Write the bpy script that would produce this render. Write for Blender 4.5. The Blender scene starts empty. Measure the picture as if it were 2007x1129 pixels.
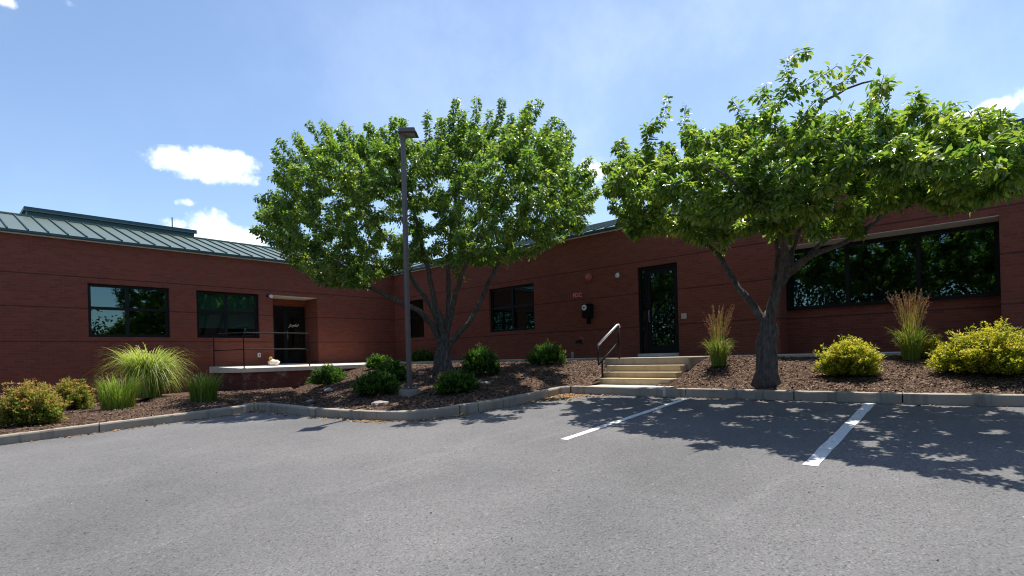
import bpy, bmesh, math, random
import numpy as np
from mathutils import Vector, Matrix

random.seed(7)
rng = np.random.default_rng(11)
scene = bpy.context.scene
COL = scene.collection

# ------------------------------------------------------------------ survey
# World axes follow the building: the left wing's wall lies on y = 0, the right
# wing's wall on x = 0, their inner corner is the origin, z = 0 is the floor.
S = 1.05
F, ROLL, H0, TH = 1047.02, .0264, 697.55, .832
XC, DC, EYE = -4.6027 * S, 21.194 * S, .0526
E2 = np.array([-math.cos(TH), -math.sin(TH)])
E1 = np.array([math.sin(TH), -math.cos(TH)])
CC = np.array([XC, DC])
CAM = np.array([(-CC) @ E2, (-CC) @ E1, EYE])
RIGHT = np.array([E2[0], E1[0], 0.])
FWD = np.array([E2[1], E1[1], 0.])


def ray(x, y):
    dx, dy = x - 1003.5, y - H0
    c, s = math.cos(ROLL), math.sin(ROLL)
    return FWD + RIGHT * ((dx * c - dy * s) / F) + np.array([0, 0, -(dx * s + dy * c) / F])


def at(x, y, D):
    return CAM + ray(x, y) * D


def onx(x, y, X=0.):
    r = ray(x, y)
    return CAM + r * ((X - CAM[0]) / r[0])


def ony(x, y, Y=0.):
    r = ray(x, y)
    return CAM + r * ((Y - CAM[1]) / r[1])


G0, GX, GD = -1.42, .03, .058


def gz(x, y):
    qx, qy = x - CAM[0], y - CAM[1]
    X = np.clip(qx * RIGHT[0] + qy * RIGHT[1], -14, 12)
    D = np.maximum(qx * FWD[0] + qy * FWD[1], -6)
    return EYE + G0 + GX * X + GD * D


def gp(x, y):
    r = ray(x, y)
    D = G0 / (r[2] - GX * (r @ RIGHT) - GD)
    return CAM + r * D


# ------------------------------------------------------------------ tagging
def tag(o, label=None, cat=None, group=None, kind=None):
    if label: o['label'] = label
    if cat: o['category'] = cat
    if group: o['group'] = group
    if kind: o['kind'] = kind
    return o


def empty(name, loc=(0, 0, 0), rz=0., label=None, cat=None, group=None):
    o = bpy.data.objects.new(name, None)
    o.location = loc
    o.rotation_euler = (0, 0, rz)
    o.empty_display_size = .2
    COL.objects.link(o)
    return tag(o, label, cat, group)


def link(name, me, mats, parent=None, loc=None, smooth=False):
    o = bpy.data.objects.new(name, me)
    for m in (mats if isinstance(mats, (list, tuple)) else [mats]):
        me.materials.append(m)
    if smooth:
        me.polygons.foreach_set('use_smooth', [True] * len(me.polygons))
    if loc is not None: o.location = loc
    if parent is not None: o.parent = parent
    COL.objects.link(o)
    return o


def np_mesh(name, V, Fc, tint=None):
    V = np.asarray(V, dtype=np.float32)
    Fc = np.asarray(Fc, dtype=np.int32)
    me = bpy.data.meshes.new(name)
    n, k = Fc.shape
    me.vertices.add(len(V))
    me.vertices.foreach_set('co', V.ravel())
    me.loops.add(n * k)
    me.loops.foreach_set('vertex_index', Fc.ravel())
    me.polygons.add(n)
    me.polygons.foreach_set('loop_start', np.arange(n, dtype=np.int32) * k)
    if tint is not None:
        a = me.attributes.new('tint', 'FLOAT', 'POINT')
        a.data.foreach_set('value', np.asarray(tint, dtype=np.float32))
    me.update(calc_edges=True)
    me.validate()
    return me


class MB:
    """collects boxes, tubes, prisms and lathes for ONE mesh"""
    def __init__(s):
        s.v, s.f = [], []

    def add(s, vs, fs):
        b = len(s.v)
        s.v += [tuple(map(float, v)) for v in vs]
        s.f += [tuple(b + i for i in f) for f in fs]
        return s

    def box(s, a, b):
        (x0, y0, z0), (x1, y1, z1) = a, b
        x0, x1 = min(x0, x1), max(x0, x1); y0, y1 = min(y0, y1), max(y0, y1); z0, z1 = min(z0, z1), max(z0, z1)
        return s.add([(x0, y0, z0), (x1, y0, z0), (x1, y1, z0), (x0, y1, z0), (x0, y0, z1), (x1, y0, z1), (x1, y1, z1), (x0, y1, z1)],
                     [(0, 3, 2, 1), (4, 5, 6, 7), (0, 1, 5, 4), (1, 2, 6, 5), (2, 3, 7, 6), (3, 0, 4, 7)])

    def prism(s, poly, z0, z1):
        n = len(poly)
        return s.add([(p[0], p[1], z0) for p in poly] + [(p[0], p[1], z1) for p in poly],
                     [tuple(range(n))[::-1], tuple(range(n, 2 * n))] + [(i, (i + 1) % n, n + (i + 1) % n, n + i) for i in range(n)])

    def tube(s, pts, r, n=8, cap=True):
        pts = [Vector(p) for p in pts]
        m = len(pts)
        rs = r if isinstance(r, (list, tuple)) else [r] * m
        ref = None
        vs, fs = [], []
        for i, p in enumerate(pts):
            d = (pts[min(i + 1, m - 1)] - pts[max(i - 1, 0)]).normalized()
            if ref is None:
                ref = Vector((0, 0, 1)) if abs(d.z) < .9 else Vector((1, 0, 0))
            a = (ref - d * ref.dot(d)).normalized()
            ref = a
            b = d.cross(a)
            for k in range(n):
                t = 2 * math.pi * k / n
                vs.append(p + (a * math.cos(t) + b * math.sin(t)) * rs[i])
        for i in range(m - 1):
            for k in range(n):
                fs.append((i * n + k, i * n + (k + 1) % n, (i + 1) * n + (k + 1) % n, (i + 1) * n + k))
        if cap:
            fs.append(tuple(range(n))[::-1])
            fs.append(tuple((m - 1) * n + k for k in range(n)))
        return s.add(vs, fs)

    def lathe(s, prof, n=20, c=(0, 0, 0), axis='z'):
        vs, fs = [], []
        for r, h in prof:
            for k in range(n):
                t = 2 * math.pi * k / n
                p = (r * math.cos(t), r * math.sin(t), h)
                if axis == 'x': p = (h, r * math.cos(t), r * math.sin(t))
                if axis == 'y': p = (r * math.cos(t), h, r * math.sin(t))
                vs.append((p[0] + c[0], p[1] + c[1], p[2] + c[2]))
        m = len(prof)
        for i in range(m - 1):
            for k in range(n):
                fs.append((i * n + k, i * n + (k + 1) % n, (i + 1) * n + (k + 1) % n, (i + 1) * n + k))
        fs.append(tuple(range(n))[::-1])
        fs.append(tuple((m - 1) * n + k for k in range(n)))
        return s.add(vs, fs)

    def build(s, name, mat, parent=None, bevel=0., smooth=False, fix=True):
        me = bpy.data.meshes.new(name)
        me.from_pydata(s.v, [], s.f)
        if fix or bevel:
            bm = bmesh.new(); bm.from_mesh(me)
            if bevel:
                es = [e for e in bm.edges if len(e.link_faces) == 2 and e.calc_face_angle(0) > .5]
                bmesh.ops.bevel(bm, geom=es, offset=bevel, segments=2, affect='EDGES', profile=.6)
            bmesh.ops.recalc_face_normals(bm, faces=bm.faces)
            bm.to_mesh(me); bm.free()
        me.update()
        o = link(name, me, mat, parent)
        if smooth:
            for p in me.polygons: p.use_smooth = True
        return o


# ------------------------------------------------------------------ materials
class NT:
    def __init__(s, name):
        s.m = bpy.data.materials.new(name); s.m.use_nodes = True
        s.t = s.m.node_tree; s.t.nodes.clear()
        s.out = s.n('ShaderNodeOutputMaterial')

    def n(s, typ, **kw):
        nd = s.t.nodes.new(typ)
        for k, v in kw.items():
            if k.startswith('i_'):
                nd.inputs[k[2:].replace('_', ' ')].default_value = v
            else:
                setattr(nd, k, v)
        return nd

    def l(s, a, b):
        s.t.links.new(a, b)

    def noise(s, scale, detail=4, rough=.55, vec=None, dims='3D'):
        nd = s.n('ShaderNodeTexNoise', noise_dimensions=dims)
        nd.inputs['Scale'].default_value = scale; nd.inputs['Detail'].default_value = detail
        nd.inputs['Roughness'].default_value = rough
        if vec is not None: s.l(vec, nd.inputs['Vector'])
        return nd

    def ramp(s, fac, stops):
        r = s.n('ShaderNodeValToRGB')
        e = r.color_ramp.elements
        while len(e) < len(stops): e.new(.5)
        for el, (p, c) in zip(e, stops):
            el.position = p
            el.color = tuple(c) + (1,) if len(c) == 3 else c
        s.l(fac, r.inputs['Fac'])
        return r

    def mix(s, fac, a, b, typ='MIX'):
        nd = s.n('ShaderNodeMix', data_type='RGBA', blend_type=typ)
        for sock, v in ((nd.inputs['Factor'], fac), (nd.inputs[6], a), (nd.inputs[7], b)):
            if hasattr(v, 'is_linked') or hasattr(v, 'links'): s.l(v, sock)
            elif isinstance(v, (int, float)): sock.default_value = v
            else: sock.default_value = tuple(v) + (1,) if len(v) == 3 else v
        return nd.outputs[2]

    def math(s, op, a, b=None, c=None):
        nd = s.n('ShaderNodeMath', operation=op)
        for i, v in enumerate((a, b, c)):
            if v is None: continue
            if isinstance(v, (int, float)): nd.inputs[i].default_value = v
            else: s.l(v, nd.inputs[i])
        return nd.outputs[0]

    def pos(s):
        return s.n('ShaderNodeNewGeometry').outputs['Position']

    def bsdf(s, col, rough=.8, spec=.3, metal=0., normal=None):
        b = s.n('ShaderNodeBsdfPrincipled')
        if isinstance(col, (tuple, list)): b.inputs['Base Color'].default_value = tuple(col) + (1,)
        else: s.l(col, b.inputs['Base Color'])
        if isinstance(rough, (int, float)): b.inputs['Roughness'].default_value = rough
        else: s.l(rough, b.inputs['Roughness'])
        b.inputs['Specular IOR Level'].default_value = spec
        b.inputs['Metallic'].default_value = metal
        if normal is not None: s.l(normal, b.inputs['Normal'])
        return b

    def bump(s, h, strength=.3, dist=.02):
        b = s.n('ShaderNodeBump'); b.inputs['Strength'].default_value = strength; b.inputs['Distance'].default_value = dist
        s.l(h, b.inputs['Height'])
        return b.outputs[0]

    def done(s, sh):
        s.l(sh, s.out.inputs['Surface'])
        return s.m


def simple(name, col, rough=.7, spec=.3, metal=0., vary=.15, scale=6., bump=0.):
    t = NT(name)
    nz = t.noise(scale, 5, .6, t.pos())
    a = tuple(max(0, c * (1 - vary)) for c in col); b = tuple(min(1, c * (1 + vary)) for c in col)
    r = t.ramp(nz.outputs['Fac'], [(.3, a), (.7, b)])
    nrm = t.bump(t.noise(scale * 12, 3, .6, t.pos()).outputs['Fac'], bump, .01) if bump else None
    return t.done(t.bsdf(r.outputs[0], rough, spec, metal, nrm).outputs[0])


def mat_asphalt():
    t = NT('asphalt'); p = t.pos()
    big = t.noise(.35, 5, .6, p); mid = t.noise(2.2, 5, .65, p); fine = t.noise(75, 2, .7, p)
    c = t.ramp(big.outputs['Fac'], [(.34, (.105, .103, .101)), (.5, (.138, .134, .131)), (.66, (.176, .170, .164))])
    c = t.mix(t.math('MULTIPLY', mid.outputs['Fac'], .5), c.outputs[0], (.148, .144, .142))
    # worn pale streaks
    mp = t.n('ShaderNodeMapping'); mp.inputs['Rotation'].default_value = (0, 0, .6); mp.inputs['Scale'].default_value = (.25, 1.8, 1)
    t.l(p, mp.inputs['Vector'])
    st = t.noise(1.1, 5, .7, mp.outputs[0])
    c = t.mix(t.ramp(st.outputs['Fac'], [(.58, (0, 0, 0)), (.74, (.45, .45, .45))]).outputs[0], c, (.225, .218, .21))
    # aggregate
    v = t.n('ShaderNodeTexVoronoi', feature='F1'); v.inputs['Scale'].default_value = 95.; t.l(p, v.inputs['Vector'])
    sep = t.n('ShaderNodeSeparateColor'); t.l(v.outputs['Color'], sep.inputs[0])
    ag = t.ramp(sep.outputs[0], [(0, (.50, .50, .51)), (.2, (.88, .88, .88)), (.8, (1.05, 1.05, 1.05)), (.93, (1.15, 1.15, 1.13)), (1, (1.5, 1.49, 1.46))])
    c = t.mix(1., c, ag.outputs[0], 'MULTIPLY')
    v2 = t.n('ShaderNodeTexVoronoi', feature='F1'); v2.inputs['Scale'].default_value = 24.; t.l(p, v2.inputs['Vector'])
    sp2 = t.n('ShaderNodeSeparateColor'); t.l(v2.outputs['Color'], sp2.inputs[0])
    spot = t.math('MULTIPLY', t.math('GREATER_THAN', sp2.outputs[1], .93), t.math('LESS_THAN', v2.outputs['Distance'], .28))
    c = t.mix(t.math('MULTIPLY', spot, .6), c, (.05, .05, .052))
    # seal line / cracks
    cr = t.n('ShaderNodeTexVoronoi', feature='DISTANCE_TO_EDGE'); cr.inputs['Scale'].default_value = .33
    wp = t.n('ShaderNodeVectorMath', operation='ADD'); ns = t.noise(.9, 4, .7, p)
    sc = t.n('ShaderNodeVectorMath', operation='SCALE'); sc.inputs['Scale'].default_value = 1.6
    t.l(ns.outputs['Color'], sc.inputs[0]); t.l(p, wp.inputs[0]); t.l(sc.outputs[0], wp.inputs[1]); t.l(wp.outputs[0], cr.inputs['Vector'])
    ck = t.math('MULTIPLY', t.math('LESS_THAN', cr.outputs['Distance'], .0045), t.math('GREATER_THAN', big.outputs['Fac'], .50))
    c = t.mix(t.math('MULTIPLY', ck, .22), c, (.09, .09, .09))
    # fallen petals and grit drifting along the kerb show as tan specks
    h = t.math('ADD', t.math('MULTIPLY', v.outputs['Distance'], .6), fine.outputs['Fac'])
    return t.done(t.bsdf(c, .85, .25, 0, t.bump(h, .35, .006)).outputs[0])


def mat_brick(name='brick'):
    t = NT(name); p = t.pos()
    s = t.n('ShaderNodeSeparateXYZ'); t.l(p, s.inputs[0])
    cmb = t.n('ShaderNodeCombineXYZ'); t.l(t.math('ADD', s.outputs[0], s.outputs[1]), cmb.inputs[0]); t.l(s.outputs[2], cmb.inputs[1])
    b = t.n('ShaderNodeTexBrick')
    b.inputs['Scale'].default_value = 1.; b.inputs['Brick Width'].default_value = .205; b.inputs['Row Height'].default_value = .0677
    b.inputs['Mortar Size'].default_value = .0085; b.inputs['Mortar Smooth'].default_value = .3
    b.inputs['Color1'].default_value = (.258, .074, .045, 1); b.inputs['Color2'].default_value = (.192, .053, .034, 1)
    b.inputs['Mortar'].default_value = (.205, .088, .064, 1); b.inputs['Bias'].default_value = -.1
    t.l(cmb.outputs[0], b.inputs['Vector'])
    nz = t.noise(22, 4, .6, cmb.outputs[0])
    c = t.mix(t.math('MULTIPLY', nz.outputs['Fac'], .25), b.outputs['Color'], (.13, .036, .026))
    big = t.noise(.5, 4, .6, p)
    c = t.mix(1., c, t.ramp(big.outputs['Fac'], [(.3, (.95, .95, .96)), (.7, (1.04, 1.04, 1.03))]).outputs[0], 'MULTIPLY')
    # raked control courses
    z = s.outputs[2]
    lines = None
    for zz in (.755, 1.672, 2.53):
        m = t.math('LESS_THAN', t.math('ABSOLUTE', t.math('SUBTRACT', z, zz)), .016)
        lines = m if lines is None else t.math('MAXIMUM', lines, m)
    c = t.mix(t.math('MULTIPLY', lines, .62), c, (.05, .018, .016))
    h = t.math('SUBTRACT', t.math('MULTIPLY', b.outputs['Fac'], -.6), lines)
    h = t.math('ADD', h, t.math('MULTIPLY', nz.outputs['Fac'], .35))
    return t.done(t.bsdf(c, .86, .22, 0, t.bump(h, .5, .012)).outputs[0])


def mat_brick_base():
    t = NT('stained_brick'); p = t.pos()
    s = t.n('ShaderNodeSeparateXYZ'); t.l(p, s.inputs[0])
    cmb = t.n('ShaderNodeCombineXYZ'); t.l(t.math('ADD', s.outputs[0], s.outputs[1]), cmb.inputs[0]); t.l(s.outputs[2], cmb.inputs[1])
    b = t.n('ShaderNodeTexBrick')
    b.inputs['Scale'].default_value = 1.; b.inputs['Brick Width'].default_value = .205; b.inputs['Row Height'].default_value = .0677
    b.inputs['Mortar Size'].default_value = .006
    b.inputs['Color1'].default_value = (.15, .052, .042, 1); b.inputs['Color2'].default_value = (.105, .036, .032, 1); b.inputs['Mortar'].default_value = (.12, .062, .056, 1)
    t.l(cmb.outputs[0], b.inputs['Vector'])
    st = t.noise(2.4, 5, .65, p)
    c = t.mix(t.ramp(st.outputs['Fac'], [(.56, (0, 0, 0)), (.72, (.5, .5, .5))]).outputs[0], b.outputs['Color'], (.42, .38, .36))
    return t.done(t.bsdf(c, .9, .2, 0, t.bump(t.math('MULTIPLY', b.outputs['Fac'], -1), .4, .01)).outputs[0])


def mat_concrete(name, col, stain=.5):
    t = NT(name); p = t.pos()
    a = t.noise(1.3, 6, .65, p); f = t.noise(45, 3, .7, p)
    c = t.ramp(a.outputs['Fac'], [(.25, tuple(x * .62 for x in col)), (.5, col), (.75, tuple(min(1, x * 1.15) for x in col))]).outputs[0]
    c = t.mix(t.math('MULTIPLY', f.outputs['Fac'], .35), c, tuple(x * .65 for x in col))
    mp = t.n('ShaderNodeMapping'); mp.inputs['Scale'].default_value = (7, 7, .6); t.l(p, mp.inputs['Vector'])
    d = t.noise(1., 4, .6, mp.outputs[0])
    c = t.mix(t.ramp(d.outputs['Fac'], [(.55, (0, 0, 0)), (.72, (stain, stain, stain))]).outputs[0], c, tuple(x * .35 for x in col))
    return t.done(t.bsdf(c, .9, .2, 0, t.bump(f.outputs['Fac'], .35, .006)).outputs[0])


def mat_paint():
    t = NT('road_paint'); p = t.pos()
    a = t.noise(3.5, 5, .7, p); f = t.noise(38, 4, .75, p)
    c = t.ramp(a.outputs['Fac'], [(.3, (.55, .55, .53)), (.6, (.74, .74, .72))]).outputs[0]
    w = t.math('ADD', t.math('MULTIPLY', f.outputs['Fac'], .75), t.math('MULTIPLY', a.outputs['Fac'], .35))
    c = t.mix(t.ramp(w, [(.60, (0, 0, 0)), (.68, (.8, .8, .8))]).outputs[0], c, (.20, .195, .19))
    return t.done(t.bsdf(c, .85, .25, 0, t.bump(f.outputs['Fac'], .3, .005)).outputs[0])


def mat_mulch():
    t = NT('mulch'); p = t.pos()
    v = t.n('ShaderNodeTexVoronoi', feature='F1'); v.inputs['Scale'].default_value = 26.
    mp = t.n('ShaderNodeMapping'); mp.inputs['Scale'].default_value = (1, 1.7, 1); t.l(p, mp.inputs['Vector']); t.l(mp.outputs[0], v.inputs['Vector'])
    sp = t.n('ShaderNodeSeparateColor'); t.l(v.outputs['Color'], sp.inputs[0])
    c = t.ramp(sp.outputs[0], [(0, (.042, .024, .016)), (.5, (.098, .058, .039)), (.85, (.18, .115, .08)), (1, (.30, .22, .16))]).outputs[0]
    return t.done(t.bsdf(c, .95, .1, 0, t.bump(v.outputs['Distance'], 1., .03)).outputs[0])


def mat_tinted(name, stops, rough=.55, spec=.4, trans=0., tcol=None, metal=0.):
    """colour picked per leaf / chip / blade by the mesh's own 'tint' value"""
    t = NT(name)
    a = t.n('ShaderNodeAttribute', attribute_name='tint')
    c = t.ramp(a.outputs['Fac'], stops).outputs[0]
    b = t.bsdf(c, rough, spec, metal)
    if not trans: return t.done(b.outputs[0])
    tr = t.n('ShaderNodeBsdfTranslucent')
    if tcol: t.l(t.mix(1., c, tcol, 'MULTIPLY'), tr.inputs['Color'])
    else: t.l(c, tr.inputs['Color'])
    m = t.n('ShaderNodeMixShader'); m.inputs[0].default_value = trans
    t.l(b.outputs[0], m.inputs[1]); t.l(tr.outputs[0], m.inputs[2])
    return t.done(m.outputs[0])


def mat_bark():
    t = NT('bark'); p = t.pos()
    mp = t.n('ShaderNodeMapping'); mp.inputs['Scale'].default_value = (14, 14, 5); t.l(p, mp.inputs['Vector'])
    n1 = t.noise(1.6, 6, .7, mp.outputs[0]); n2 = t.noise(1.7, 4, .6, p)
    c = t.ramp(n1.outputs['Fac'], [(.3, (.045, .037, .032)), (.55, (.12, .105, .095)), (.8, (.22, .20, .185))]).outputs[0]
    c = t.mix(t.ramp(n2.outputs['Fac'], [(.6, (0, 0, 0)), (.75, (.5, .5, .5))]).outputs[0], c, (.24, .25, .21))
    return t.done(t.bsdf(c, .9, .15, 0, t.bump(n1.outputs['Fac'], .9, .03)).outputs[0])


def mat_glass():
    t = NT('tinted_glass')
    lw = t.n('ShaderNodeFresnel'); lw.inputs['IOR'].default_value = 1.9
    g = t.n('ShaderNodeBsdfGlossy'); g.inputs['Roughness'].default_value = .004; g.inputs['Color'].default_value = (.52, .84, .90, 1)
    nz = t.noise(.9, 2, .5, t.pos()); t.l(t.bump(nz.outputs['Fac'], .04, .02), g.inputs['Normal'])
    tr = t.n('ShaderNodeBsdfTransparent'); tr.inputs['Color'].default_value = (.14, .26, .24, 1)
    m = t.n('ShaderNodeMixShader'); t.l(t.math('ADD', t.math('MULTIPLY', lw.outputs[0], 1.15), .06), m.inputs[0])
    t.l(tr.outputs[0], m.inputs[1]); t.l(g.outputs[0], m.inputs[2])
    return t.done(m.outputs[0])


M = dict(
    asphalt=mat_asphalt(), brick=mat_brick(), base=mat_brick_base(),
    kerb=mat_concrete('kerb_concrete', (.37, .325, .26), .8), walk=mat_concrete('walk_concrete', (.70, .64, .55), .2),
    step=mat_concrete('step_concrete', (.58, .45, .27), .3), soffit=simple('soffit', (.60, .52, .42), .8, .2, vary=.06),
    mulch=mat_mulch(), bark=mat_bark(), glass=mat_glass(),
    paint=mat_paint(),
    frame=simple('window_frame', (.006, .007, .009), .5, .25, vary=.1),
    roof=simple('roof_metal', (.112, .150, .126), .42, .5, .25, vary=.08, scale=1.5),
    seam=simple('roof_seam', (.035, .075, .072), .5, .4, vary=.1),
    green=simple('green_metal', (.018, .075, .095), .45, .5, vary=.12, scale=2),
    white=simple('white_trim', (.75, .76, .74), .5, .4, vary=.05),
    dark=simple('dark_metal', (.013, .013, .014), .65, .25, vary=.1),
    rail=simple('rail_metal', (.014, .013, .014), .7, .2, 0., vary=.1),
    pole=simple('pole_metal', (.14, .12, .11), .5, .4, .2, vary=.08, scale=3),
    lens=simple('lamp_lens', (.32, .31, .28), .35, .5, vary=.1),
    black=simple('black_vinyl', (.008, .008, .009), .8, .15, vary=.2),
    red=simple('red_enamel', (.42, .09, .075), .5, .4, vary=.1),
    sign=simple('sign_red', (.30, .04, .035), .5, .4, vary=.1), letter=simple('sign_letter', (.92, .38, .30), .5, .3, vary=.03),
    beige=simple('beige_plastic', (.60, .52, .40), .5, .3, vary=.05),
    grey=simple('grey_metal', (.30, .31, .33), .5, .4, vary=.1),
    cream=simple('cream_plaster', (.82, .72, .60), .8, .2, vary=.12, scale=14, bump=.3),
    yellow=simple('yellow_bloom', (.62, .36, .05), .7, .2, vary=.3, scale=60),
    blind=simple('blind_fabric', (.55, .66, .60), .9, .1, vary=.05),
    room=simple('room_plaster', (.10, .10, .10), .9, .1, vary=.1),
    paper=simple('paper', (.62, .68, .70), .8, .1, vary=.1),
    stone=simple('stone', (.34, .29, .25), .9, .2, vary=.35, scale=14, bump=.5),
    lawn=simple('lawn', (.07, .12, .03), .95, .1, vary=.4, scale=2),
)
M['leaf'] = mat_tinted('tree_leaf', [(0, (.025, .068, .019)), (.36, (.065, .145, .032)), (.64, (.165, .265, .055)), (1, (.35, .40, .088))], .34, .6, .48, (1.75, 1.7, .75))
M['far_leaf'] = mat_tinted('far_leaf', [(0, (.012, .022, .010)), (.5, (.030, .050, .018)), (1, (.07, .095, .035))], .7, .2, .2)
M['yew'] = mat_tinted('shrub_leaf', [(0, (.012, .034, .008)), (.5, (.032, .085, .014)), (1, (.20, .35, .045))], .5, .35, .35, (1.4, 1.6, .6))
M['spirea'] = mat_tinted('gold_leaf', [(0, (.07, .13, .015)), (.4, (.24, .30, .03)), (.7, (.52, .50, .06)), (1, (.66, .55, .12))], .55, .3, .42, (1.3, 1.3, .6))
M['spirea_dry'] = mat_tinted('flowered_leaf', [(0, (.04, .09, .02)), (.45, (.16, .23, .04)), (.72, (.36, .36, .07)), (.86, (.55, .31, .10)), (1, (.60, .33, .15))], .6, .3, .38, (1.3, 1.3, .7))
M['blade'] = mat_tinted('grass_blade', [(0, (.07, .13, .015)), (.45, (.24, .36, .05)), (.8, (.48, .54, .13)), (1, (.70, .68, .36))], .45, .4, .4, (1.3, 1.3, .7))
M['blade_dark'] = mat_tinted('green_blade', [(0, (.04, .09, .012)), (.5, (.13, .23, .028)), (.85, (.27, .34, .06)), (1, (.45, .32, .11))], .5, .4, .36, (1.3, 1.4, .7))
M['plume'] = mat_tinted('plume', [(0, (.22, .11, .06)), (.6, (.38, .20, .11)), (1, (.52, .34, .2))], .8, .1, .25)
M['chip'] = mat_tinted('bark_chip', [(0, (.034, .019, .013)), (.4, (.090, .053, .036)), (.75, (.185, .118, .082)), (.93, (.36, .26, .19)), (1, (.55, .44, .34))], .9, .15)
M['dry'] = mat_tinted('dry_leaf', [(0, (.16, .09, .04)), (.6, (.34, .2, .09)), (1, (.5, .36, .18))], .8, .1)
M['grit'] = mat_tinted('grit', [(0, (.03, .03, .03)), (.55, (.12, .11, .1)), (.7, (.4, .38, .35)), (1, (.7, .68, .64))], .8, .2)

# ------------------------------------------------------------------ terrain
kerb_px = [(0, 873), (195, 846), (400, 821), (478, 809)]
KL = [gp(*p)[:2] for p in kerb_px]
d0 = (KL[0] - KL[2]) / np.linalg.norm(KL[0] - KL[2])
line = [KL[0] + d0 * 9, KL[0] + d0 * 4]
line += [KL[0] * (1 - t) + KL[2] * t for t in (0, .25, .5, .75, 1)]
c1 = gp(497, 806)[:2]
line += [gp(478, 809.5)[:2], gp(492, 806.5)[:2], gp(505, 805.2)[:2], gp(520, 806)[:2]]
for p in [(560, 810.5), (600, 815), (640, 818.7), (683, 821.5), (715, 823.6), (742, 824.8), (770, 825), (800, 824.2), (830, 822), (860, 819), (885, 815.3), (905, 811.8),
          (960, 803.5), (1020, 792), (1060, 783), (1090, 775.8), (1098, 773.6)]:
    line.append(gp(*p)[:2])
line += [np.array([4.66, 12.32]), np.array([4.52, 13.4]), np.array([4.36, 14.6]), np.array([4.12, 16.4]), np.array([3.95, 17.7]), np.array([3.72, 18.8]), np.array([3.3, 21]), np.array([2.7, 25])]
KERB = np.array(line)


def seg_info(P):
    """nearest point on the kerb line: distance and point, for an (n,2) array"""
    best = np.full(len(P), 1e9); q = np.zeros_like(P); side = np.zeros(len(P))
    for a, b in zip(KERB[:-1], KERB[1:]):
        d = b - a
        t = np.clip(((P - a) @ d) / (d @ d), 0, 1)
        c = a + t[:, None] * d
        ds = np.linalg.norm(P - c, axis=1)
        k = ds < best
        best[k] = ds[k]; q[k] = c[k]
    return best, q


BED = [tuple(p) for p in KERB] + [(0, 25), (0, 0), (22, 0)]


def inside(P, poly):
    x, y = P[:, 0], P[:, 1]
    r = np.zeros(len(P), bool)
    j = len(poly) - 1
    for i in range(len(poly)):
        xi, yi = poly[i]; xj, yj = poly[j]
        with np.errstate(divide='ignore', invalid='ignore'):
            r ^= ((yi > y) != (yj > y)) & (x < (xj - xi) * (y - yi) / (yj - yi + 1e-12) + xi)
        j = i
    return r


_ph = rng.uniform(0, 6.28, (10, 2)); _fr = rng.uniform(.6, 4.5, (10, 2))


def wob(x, y):
    s = 0
    for (a, b), (fx, fy) in zip(_ph, _fr):
        s = s + np.sin(x * fx + a) * np.sin(y * fy + b)
    return s / 10


def mh(P):
    P = np.atleast_2d(np.asarray(P, float))
    x, y = P[:, 0], P[:, 1]
    d, q = seg_info(P)
    kz = gz(q[:, 0], q[:, 1]) + .135
    xk = np.interp(y, [1.5, 4, 7, 9, 12, 12.4, 13, 25], [5.2, 6.2, 7.9, 8.3, 6.6, 4.4, 4.1, 3.0])
    lo = np.interp(y, [0, 7, 10, 12, 12.4, 25], [-.90, -.86, -.74, -.66, -.56, -.56])
    pw = np.interp(y, [0, 4, 6, 11, 12.5, 25], [1.7, 1.9, 2.2, 2.1, 1.15, 1.1])
    t = np.clip((x - 1.25) / (xk - 1.25), 0, 1) ** pw
    base = -.13 + (lo + .13) * t
    z = np.minimum(base, kz + .33 * np.maximum(d - .1, 0))
    z = np.where(x > xk, np.maximum(lo * .5 + kz * .5, kz * .9 + lo * .1), z)
    z = np.minimum(z, kz + .33 * np.maximum(d - .1, 0))
    z = np.minimum(z + .26 * np.exp(-((x - 2.3) ** 2 / .7 + (y - 14.5) ** 2 / .35)), np.maximum(z, -.10))
    return z + .03 * wob(x, y) * np.clip(d * 2 - .3, 0, 1)


def mz(x, y):
    return float(mh([(x, y)])[0])


def mp(px, py, D0=4.5, D1=26.):
    """where the line of sight through a survey pixel meets the mulch"""
    r = ray(px, py)
    D = np.linspace(D0, D1, 1200)
    P = CAM + r * D[:, None]
    ok = P[:, 2] < mh(P[:, :2])
    i = int(np.argmax(ok)) if ok.any() else len(D) - 1
    return P[i]


# asphalt: one sheet, fine near the camera, dropping off under the planting beds
xs = np.concatenate([np.arange(-2, 16, .5), np.arange(16, 62, 2.)])
ys = np.concatenate([np.arange(2, 24, .5), np.arange(24, 64, 2.)])
gx, gy = np.meshgrid(xs, ys, indexing='ij')
V = np.stack([gx.ravel(), gy.ravel(), gz(gx.ravel(), gy.ravel())], 1)
nx, ny = gx.shape
I = np.arange(nx * ny).reshape(nx, ny)
Q = np.stack([I[:-1, :-1].ravel(), I[1:, :-1].ravel(), I[1:, 1:].ravel(), I[:-1, 1:].ravel()], 1)
ctr = V[Q].mean(1)[:, :2]
dk, _ = seg_info(ctr)
keep = ~(inside(ctr, BED) & (dk > .8)) & (ctr[:, 0] > 1)
lot = link('parking_lot', np_mesh('parking_lot', V, Q[keep]), M['asphalt'], smooth=True)
tag(lot, kind='structure')

me = MB().add([(-2500, -2500, -2.35), (2500, -2500, -2.35), (2500, 2500, -2.35), (-2500, 2500, -2.35)], [(0, 1, 2, 3)])
tag(me.build('ground', M['lawn']), kind='structure')


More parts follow.
